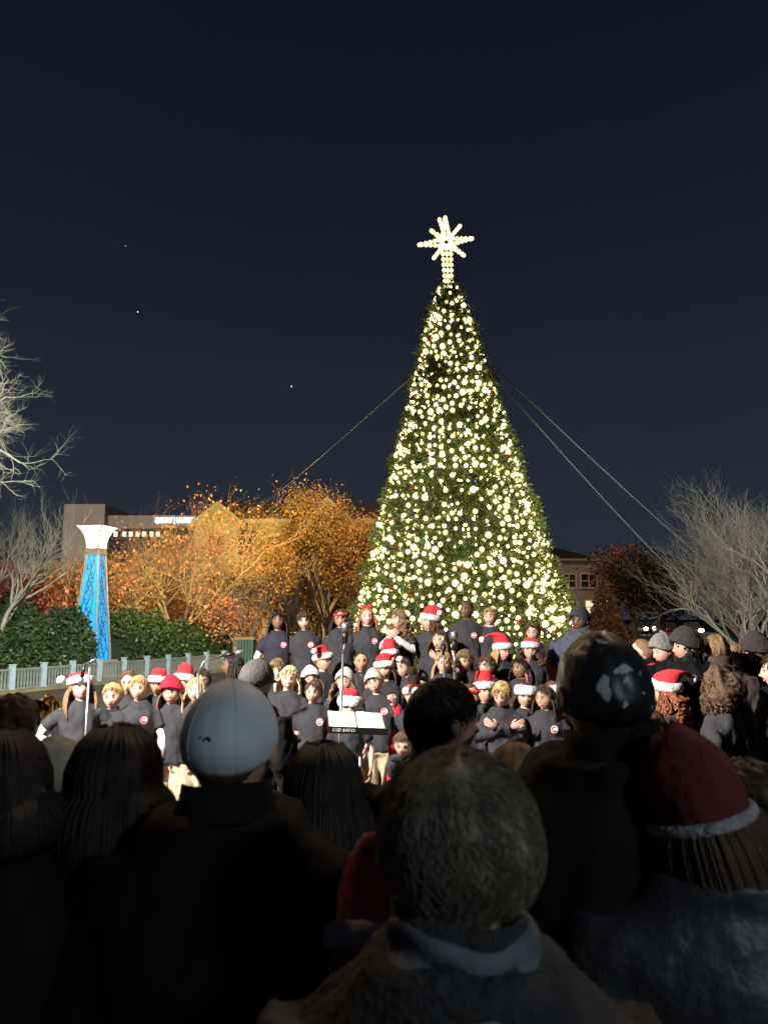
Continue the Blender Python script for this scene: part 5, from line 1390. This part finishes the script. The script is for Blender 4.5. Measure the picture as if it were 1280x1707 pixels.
def hood(m):
    def f(t, A_, U, MH, hh):
        m2 = MB(); a, b, c = hh * .355, hh * .43, hh * .5; nu, nv = 40, 24; vs = []
        for i in range(nv + 1):
            tt = .0 + 2.5 * i / nv
            for j in range(nu):
                az = .95 + (2 * math.pi - 1.9) * j / (nu - 1); p = head_pt(tt, az, a, b, c); d_ = Vector((p.x / a, p.y / b, p.z / c)).normalized()
                vs.append(MH @ (p + d_ * hh * (.14 + .03 * noise3(d_ * 3, 1.5) + .05 * max(0, i / nv - .5))))
        m2.add(vs, [(i * nu + j, i * nu + j + 1, (i + 1) * nu + j + 1, (i + 1) * nu + j) for i in range(nv) for j in range(nu - 1)])
        m2.build('hood', m, t)
    return f
fore(96, 1218, 2.6, 'onlooker in cream hood with dark hair in front of the fence', hair='darkbrown', hs='short', skin='light', face=-160, head=-150, coat=CR, extra=.05, prop=hood(CR))
OS = mat('orange_red_felt', (.40, .075, .03), .85, (.5, .12, .05), 12, .4, 30)
fore(96, 1312, 2.1, 'child in orange and white Santa hat low between two dark heads', hair='brown', hs='short', skin='light', hat='santa', hatk=dict(side=.1, back=.7, tip=.10, up=.10, red=OS, band=.11, res=1.5, tilt=.5), kind='kid', H=1.2, extra=.05)
BEARD = mat('dark_beard', (.02, .013, .010), .9)
fore(735, 1130, 2.35, 'bearded man with short dark hair turning right', hair='black', hs='short', skin='tan', face=150, head=112, mouth='calm',
     prop=lambda t, A_, U, MH, hh: [m_.build('beard', BEARD, t) for m_ in [MB()] if m_.sphere((0, 0, 0), 1, 20, 14, fn=lambda q: MH @ (head_pt(math.acos(max(-1, min(1, -.62 + q.z * .34))), q.x * 1.35, hh * .355, hh * .43, hh * .5) * (1 + .05 * (1 if q.y < 0 else -1)))) is None])
fore(860, 1236, 2.3, 'fair haired child hidden low behind the short haired viewer', hair='lightbrown', hs='bowl', skin='light', kind='kid')
fore(1245, 1268, 2.1, 'dark haired onlooker at the right edge behind the red hat', hair='darkbrown', hs='messy', skin='light')

# glossy black cap person, light reflections painted on the cap as pale patches
M_cap_glints = bpy.data.materials.new('black_satin_painted_glints'); M_cap_glints.use_nodes = True
t_ = M_cap_glints.node_tree; b_ = t_.nodes['Principled BSDF']; b_.inputs['Roughness'].default_value = .42
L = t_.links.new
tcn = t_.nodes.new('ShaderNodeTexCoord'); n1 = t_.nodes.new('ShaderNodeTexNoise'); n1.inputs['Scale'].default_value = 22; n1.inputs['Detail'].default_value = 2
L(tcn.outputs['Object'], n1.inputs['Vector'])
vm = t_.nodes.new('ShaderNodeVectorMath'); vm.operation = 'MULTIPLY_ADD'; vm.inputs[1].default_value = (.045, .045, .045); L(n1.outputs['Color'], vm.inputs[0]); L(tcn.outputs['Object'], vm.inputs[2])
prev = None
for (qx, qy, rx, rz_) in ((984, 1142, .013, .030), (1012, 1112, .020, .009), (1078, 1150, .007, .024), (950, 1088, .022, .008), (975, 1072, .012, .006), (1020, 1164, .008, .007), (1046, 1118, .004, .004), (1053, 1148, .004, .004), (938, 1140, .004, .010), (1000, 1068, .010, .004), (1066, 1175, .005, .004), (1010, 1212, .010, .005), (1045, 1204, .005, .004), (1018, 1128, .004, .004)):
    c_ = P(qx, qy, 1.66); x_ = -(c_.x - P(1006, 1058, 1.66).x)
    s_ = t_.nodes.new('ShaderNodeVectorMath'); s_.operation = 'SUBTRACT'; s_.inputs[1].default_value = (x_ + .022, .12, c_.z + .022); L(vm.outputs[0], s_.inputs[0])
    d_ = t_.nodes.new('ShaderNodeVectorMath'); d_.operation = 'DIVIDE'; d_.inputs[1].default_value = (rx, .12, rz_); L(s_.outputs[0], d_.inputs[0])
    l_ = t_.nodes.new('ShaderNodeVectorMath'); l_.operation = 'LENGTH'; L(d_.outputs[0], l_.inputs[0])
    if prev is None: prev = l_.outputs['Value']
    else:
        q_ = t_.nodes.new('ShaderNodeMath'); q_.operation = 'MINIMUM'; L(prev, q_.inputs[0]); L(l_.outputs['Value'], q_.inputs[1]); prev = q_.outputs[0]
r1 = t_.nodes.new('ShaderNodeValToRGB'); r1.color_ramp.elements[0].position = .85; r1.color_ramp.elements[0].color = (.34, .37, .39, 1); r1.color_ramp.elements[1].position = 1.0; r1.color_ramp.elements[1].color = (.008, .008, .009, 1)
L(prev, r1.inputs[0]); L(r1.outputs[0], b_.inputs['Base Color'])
fore(1006, 1070, 1.66, 'tall person in glossy black cap with painted light reflections in front of the choir', hair='black', hs='crop', skin='tan', hat='beanie', hatcol=M_cap_glints, extra=.0, hwid=1.04, hatk=dict(z0=-.30, puff=.045, ribs=0, cuff=.0, res=1.6), bulk=1.15, head=-172)
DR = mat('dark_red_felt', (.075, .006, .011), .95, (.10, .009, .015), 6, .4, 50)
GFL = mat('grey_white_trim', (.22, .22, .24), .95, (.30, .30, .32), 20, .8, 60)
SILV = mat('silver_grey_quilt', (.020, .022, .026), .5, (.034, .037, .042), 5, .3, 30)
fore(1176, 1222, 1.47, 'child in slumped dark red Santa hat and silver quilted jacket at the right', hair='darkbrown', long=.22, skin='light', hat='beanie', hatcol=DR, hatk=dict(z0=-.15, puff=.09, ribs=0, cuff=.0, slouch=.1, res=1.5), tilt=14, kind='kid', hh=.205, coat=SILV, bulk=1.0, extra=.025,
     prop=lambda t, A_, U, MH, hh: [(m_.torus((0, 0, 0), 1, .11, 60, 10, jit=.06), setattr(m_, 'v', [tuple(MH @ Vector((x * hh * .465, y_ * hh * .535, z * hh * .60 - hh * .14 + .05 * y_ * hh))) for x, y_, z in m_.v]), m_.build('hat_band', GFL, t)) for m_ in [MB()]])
# short haired viewer in the middle, nearest of all
GC2 = mat('blue_grey_jacket_cloth', (.075, .085, .10), .7, (.10, .11, .128), 6, .6, 14)
def nearhair(t, A_, U, MH, hh):
    rnd = random.Random(3)
    m2 = MB(); strands(m2, MH, hh, 14000, rnd, length=.17, lift=.16, rad=.00065, base=.095, tmax=(1.0, 1.42, 2.05), crown=(-.25, .62), curl=.95); o = m2.build('loose_hair', hairm('grey', True), t); o['kind'] = 'stuff'
def nearcollar(t, A_, U, MH, hh):
    nearhair(t, A_, U, MH, hh)
    m2 = MB(); rows = []
    nu, nv = 64, 14; vs = []
    for i in range(nv + 1):
        f = i / nv
        for j in range(nu):
            g = 2 * math.pi * j / nu
            r = .088 + .052 * f ** 1.3 + .006 * math.sin(f * 9.5 + .8 * math.sin(g * 2)) + .002 * math.sin(g * 7 + f * 4)
            z = .851 * U - .080 * f + .006 * math.sin(g * 3)
            vs.append((math.cos(g) * r, math.sin(g) * r * 1.0 + .005, z))
    for j in range(nu):
        g = 2 * math.pi * j / nu; vs.append((math.cos(g) * .078, math.sin(g) * .078 + .005, .846 * U)); 
    for j in range(nu):
        g = 2 * math.pi * j / nu; vs.append((math.cos(g) * .076, math.sin(g) * .076 + .005, .82 * U))
    fs = [(i * nu + j, (i + 1) * nu + j, (i + 1) * nu + (j + 1) % nu, i * nu + (j + 1) % nu) for i in range(nv) for j in range(nu)]
    o1 = (nv + 1) * nu; o2 = o1 + nu
    fs += [(o1 + j, j, (j + 1) % nu, o1 + (j + 1) % nu) for j in range(nu)] + [(o2 + j, o1 + j, o1 + (j + 1) % nu, o2 + (j + 1) % nu) for j in range(nu)]
    m2.add(vs, fs); m2.build('jacket_collar', GC2, t)
FLC = mat('pale_fleece', (.016, .017, .019), .95, (.030, .032, .035), 18, 1.0, 45)
fore(765, 1274, 1.10, 'nearest viewer with short tousled hair and blue grey jacket collar, seen from behind', hair='grey', hs='short', skin='light', coat=FLC, extra=-.004, head=-176, hwid=1.06, bulk=1.05, res=2.0, prop=nearcollar, hh=.245)
fore(636, 1420, 1.40, 'child in red and white Santa hat peeking out left of the nearest viewer', hair='brown', hs='short', skin='pink', hat='santa', hatk=dict(side=-.35, back=.6, tip=.12, up=.14, res=1.5, band=.05, tilt=.55, fluff=GFL, red=mat('shaded_red_felt', (.22, .02, .03), .9, (.28, .03, .04), 10, .4, 40)), kind='kid', face=178, extra=.09, hh=.20)  # hat in a darker copy of the red felt, shade put into its colour

bake_people()

# ================================================================== sound gear
def mic(label, base, pts, tipdir, cond=False):
    t = thing('microphone_stand', label, 'microphone stand', base)
    m = MB()
    for k in range(3):
        a = 2.1 * k + .4; m.tube([(0, 0, .22), (.28 * math.cos(a), .28 * math.sin(a), .015)], .009, 6)
    m.build('tripod', M_blackmetal, t)
    m = MB(); m.tube([(0, 0, .2), Vector(pts[0])], .011, 8); m.build('pole', M_steel, t)
    m = MB(); m.tube([Vector(p) for p in pts], .008, 8); m.build('boom', M_steel, t)
    e_ = Vector(pts[-1]); d_ = Vector(tipdir).normalized()
    m = MB(); r = .028 if cond else .016
    m.tube([e_, e_ + d_ * .10], [r * .8, r], 12); m.tube([e_ + d_ * .10, e_ + d_ * .13, e_ + d_ * .16, e_ + d_ * .175], [r * 1.1, r * 1.3, r * 1.2, r * .5], 12, 1); m.build('microphone', [M_blackmetal, M_steel], t)
def stand(px, d, label, tops, tipdir, **k):
    b_ = gp(px, d); mic(label, b_, [P(x, y_, dd) - Vector(b_) for x, y_, dd in tops], tipdir, **k)
stand(152, 6.3, 'chrome boom microphone stand beside the hands on hips singer', [(150, 1112, 6.3), (160, 1098, 6.3), (142, 1108, 6.3)], (-.2, 0, -1))
stand(345, 6.4, 'boom microphone stand in front of the pale haired girl', [(330, 1122, 6.4), (340, 1103, 6.4), (372, 1093, 6.5)], (1, 0, .2))
stand(562, 6.6, 'tall central microphone stand with large condenser microphone', [(572, 1090, 6.6), (575, 1072, 6.6)], (0.02, 0, 1), cond=True)
stand(757, 6.9, 'steel microphone stand in front of the small blond girl', [(757, 1120, 6.9), (757, 1085, 6.9)], (0, 0, 1), cond=True)
stand(741, 7.0, 'thin black microphone stand left of the steel one', [(740, 1112, 7.0), (739, 1092, 7.0)], (0, 0, 1))

# music stand with open sheet music
b_ = gp(597, 6.2)
ms = thing('music_stand', 'black music stand with open white sheet music in front of the choir', 'music stand', b_)
c0 = P(594, 1203, 6.2) - Vector(b_)
m = MB(); m.tube([(0.02, .03, .03), (0.02, .03, c0.z - .05)], .011, 10); m.build('pole', M_steel, ms)
m = MB()
for k in range(3): a = 2.1 * k; m.tube([(0.02, .03, .2), (.26 * math.cos(a), .26 * math.sin(a) + .03, .02)], .009, 6)
m.build('tripod', M_blackmetal, ms)
TI = Matrix.Rotation(R(-62), 4, 'X') @ Matrix.Rotation(R(0), 4, 'Z')
TI = Matrix.Translation(c0) @ Matrix.Rotation(R(3.5), 4, 'Y') @ Matrix.Rotation(R(9), 4, 'Z') @ Matrix.Rotation(R(22), 4, 'X')
def onto(o): o.matrix_parent_inverse.identity(); o.matrix_local = TI; return o
m = MB(); m.box((0, 0, -.008), (.46, .30, .006)); m.box((0, -.152, .010), (.46, .008, .055)); dk = onto(m.build('desk', M_black, ms, smooth=False))
PAPER = mat('sheet_paper', (.80, .78, .74), .8); INK = mat('printed_ink', (.05, .05, .05), .8); PINKP = mat('pinkish_margin', (.62, .34, .28), .8)
for s in (-1, 1):
    m = MB(); nu = 10
    vs = []
    for i in range(nu + 1):
        x = s * (.005 + .212 * i / nu); zz_ = .003 + .014 * math.sin(math.pi * min(1, i / nu * 1.6)) * math.exp(-i / 4)
        for y_ in (-.145, .145): vs += [(x, y_, zz_), (x, y_, zz_ - .003)]
    fs = []
    for i in range(nu):
        a = i * 4; fs += [(a, a + 2, a + 6, a + 4), (a + 1, a + 5, a + 7, a + 3), (a, a + 4, a + 5, a + 1), (a + 2, a + 3, a + 7, a + 6)]
    fs += [(0, 1, 3, 2), (nu * 4, nu * 4 + 2, nu * 4 + 3, nu * 4 + 1)]
    m.add(vs, fs); onto(m.build('page', PAPER, ms, smooth=False))
m = MB()
for k in range(7):
    yy = .115 - .036 * k
    for l in range(3): m.box((.118, yy - .005 * l, .0085), (.155, .0012, .0006))
    for q in range(14): m.box((.05 + .0105 * q, yy - .005 + .004 * math.sin(q * 2.3 + k), .0088), (.0035, .0035, .0006)); 
onto(m.build('music_notes', INK, ms, smooth=False))['kind'] = 'stuff'
for x_, w_ in ((-.205, .012), (.208, .006)):
    m = MB(); m.box((x_, 0, .0065), (w_, .27, .0006)); onto(m.build('page_edge', PINKP, ms, smooth=False))
TEXTS.append(text_obj('lettering', 'CSD BAND', .036, M_fluff, ms, (0, 0, 0), (0, 0, 0), .0006, .0006))
TEXTS[-1].matrix_local = TI @ Matrix.Translation((-.20, -.1572, .012)) @ Matrix.Rotation(R(90), 4, 'X')

# dark equipment at the left
b_ = gp(88, 9.0)
t = thing('loudspeaker', 'black loudspeaker cabinet on the ground left of the tall singer', 'loudspeaker', (gp(105, 8.4)[0], 8.4, 0))
m = MB(); m.box((0, 0, .42), (.42, .36, .84)); m.build('cabinet', M_black, t, smooth=False)
m = MB(); m.tube([(0, -.182, .34), (0, -.186, .34)], .15, 20); m.tube([(0, -.182, .66), (0, -.186, .66)], .07, 16); m.build('driver', M_blackmetal, t)
M_brass = mat('brass', (.55, .30, .07), .22, metallic=1.0)
bx = P(68, 1172, 8.6)
t = thing('brass_horn', 'golden brass horn catching the light at the far left of the stage', 'horn', (bx.x, 8.6, 0))
m = MB(); m.tube([(0, -.1, bx.z - .10), (0, 0, bx.z - .06), (0, .1, bx.z), (0, .3, bx.z + .02)], [.17, .10, .05, .03], 24, cap=False); m.build('bell', M_brass, t)
m = MB(); m.torus((0, .25, bx.z - .1), .16, .022, 28, 8, M=Matrix.Rotation(R(80), 3, 'Y')); m.torus((.06, .25, bx.z - .1), .11, .016, 28, 8, M=Matrix.Rotation(R(80), 3, 'Y')); m.build('tubing', M_brass, t)
m = MB(); m.tube([(0, .25, 0.02), (0, .25, bx.z - .28)], .012, 8); m.box((0, .25, bx.z - .27), (.2, .2, .02)); m.box((0, .25, .012), (.4, .4, .02)); m.build('horn_stand', M_blackmetal, t, smooth=False)
t = thing('equipment_case', 'black equipment case lying low beside the brass horn', 'case', (gp(40, 8.8)[0], 8.8, 0))
m = MB(); m.box((0, 0, .35), (.8, .4, .7)); m.build('shell', M_black, t, smooth=False)
m = MB(); m.box((0, -.206, .62), (.8, .012, .03)); m.box((0, -.206, .08), (.8, .012, .03)); m.build('metal_edging', M_steel, t, smooth=False)
# cables and scraps on the paving near the stage
for i, (x0, x1, y0) in enumerate(((440, 520, 6.7), (600, 690, 6.9), (610, 660, 6.5))):
    m = MB(); a = gp(x0, y0); c = gp(x1, y0 + .3)
    m.tube([Vector(a).lerp(Vector(c), k / 16) + Vector((0, .10 * math.sin(k * 1.1 + i), .012)) for k in range(17)], .008, 5)
    o = m.build('cable', M_black); tag(o, ('black cable looping over the paving below the left microphones', 'black cable on the paving right of the music stand', 'short black cable nearest the foot of the music stand')[i], 'cable')
for i, (x, d_) in enumerate(((449, 7.0), (452, 6.7), (612, 6.9), (618, 6.6), (609, 7.3), (630, 7.0))):
    g_ = gp(x, d_); m = MB(); m.box((0, 0, .008), (.16, .11, .006), rz=i * .7); m.build('paper_sheet', PAPER, None, smooth=False, loc=(g_[0], g_[1], 0))
    tag(bpy.data.objects[-1] if False else COL.objects[-1], 'white sheet of paper dropped on the paving among the choir feet', 'paper', 'paper sheets on the paving')

# text to real meshes
dg = bpy.context.evaluated_depsgraph_get()
for o in TEXTS:
    me = bpy.data.meshes.new_from_object(o.evaluated_get(dg)); n_ = link(o.name + '_mesh', me, o.parent); n_.matrix_local = o.matrix_local.copy()
    nm = o.name; bpy.data.objects.remove(o); n_.name = nm
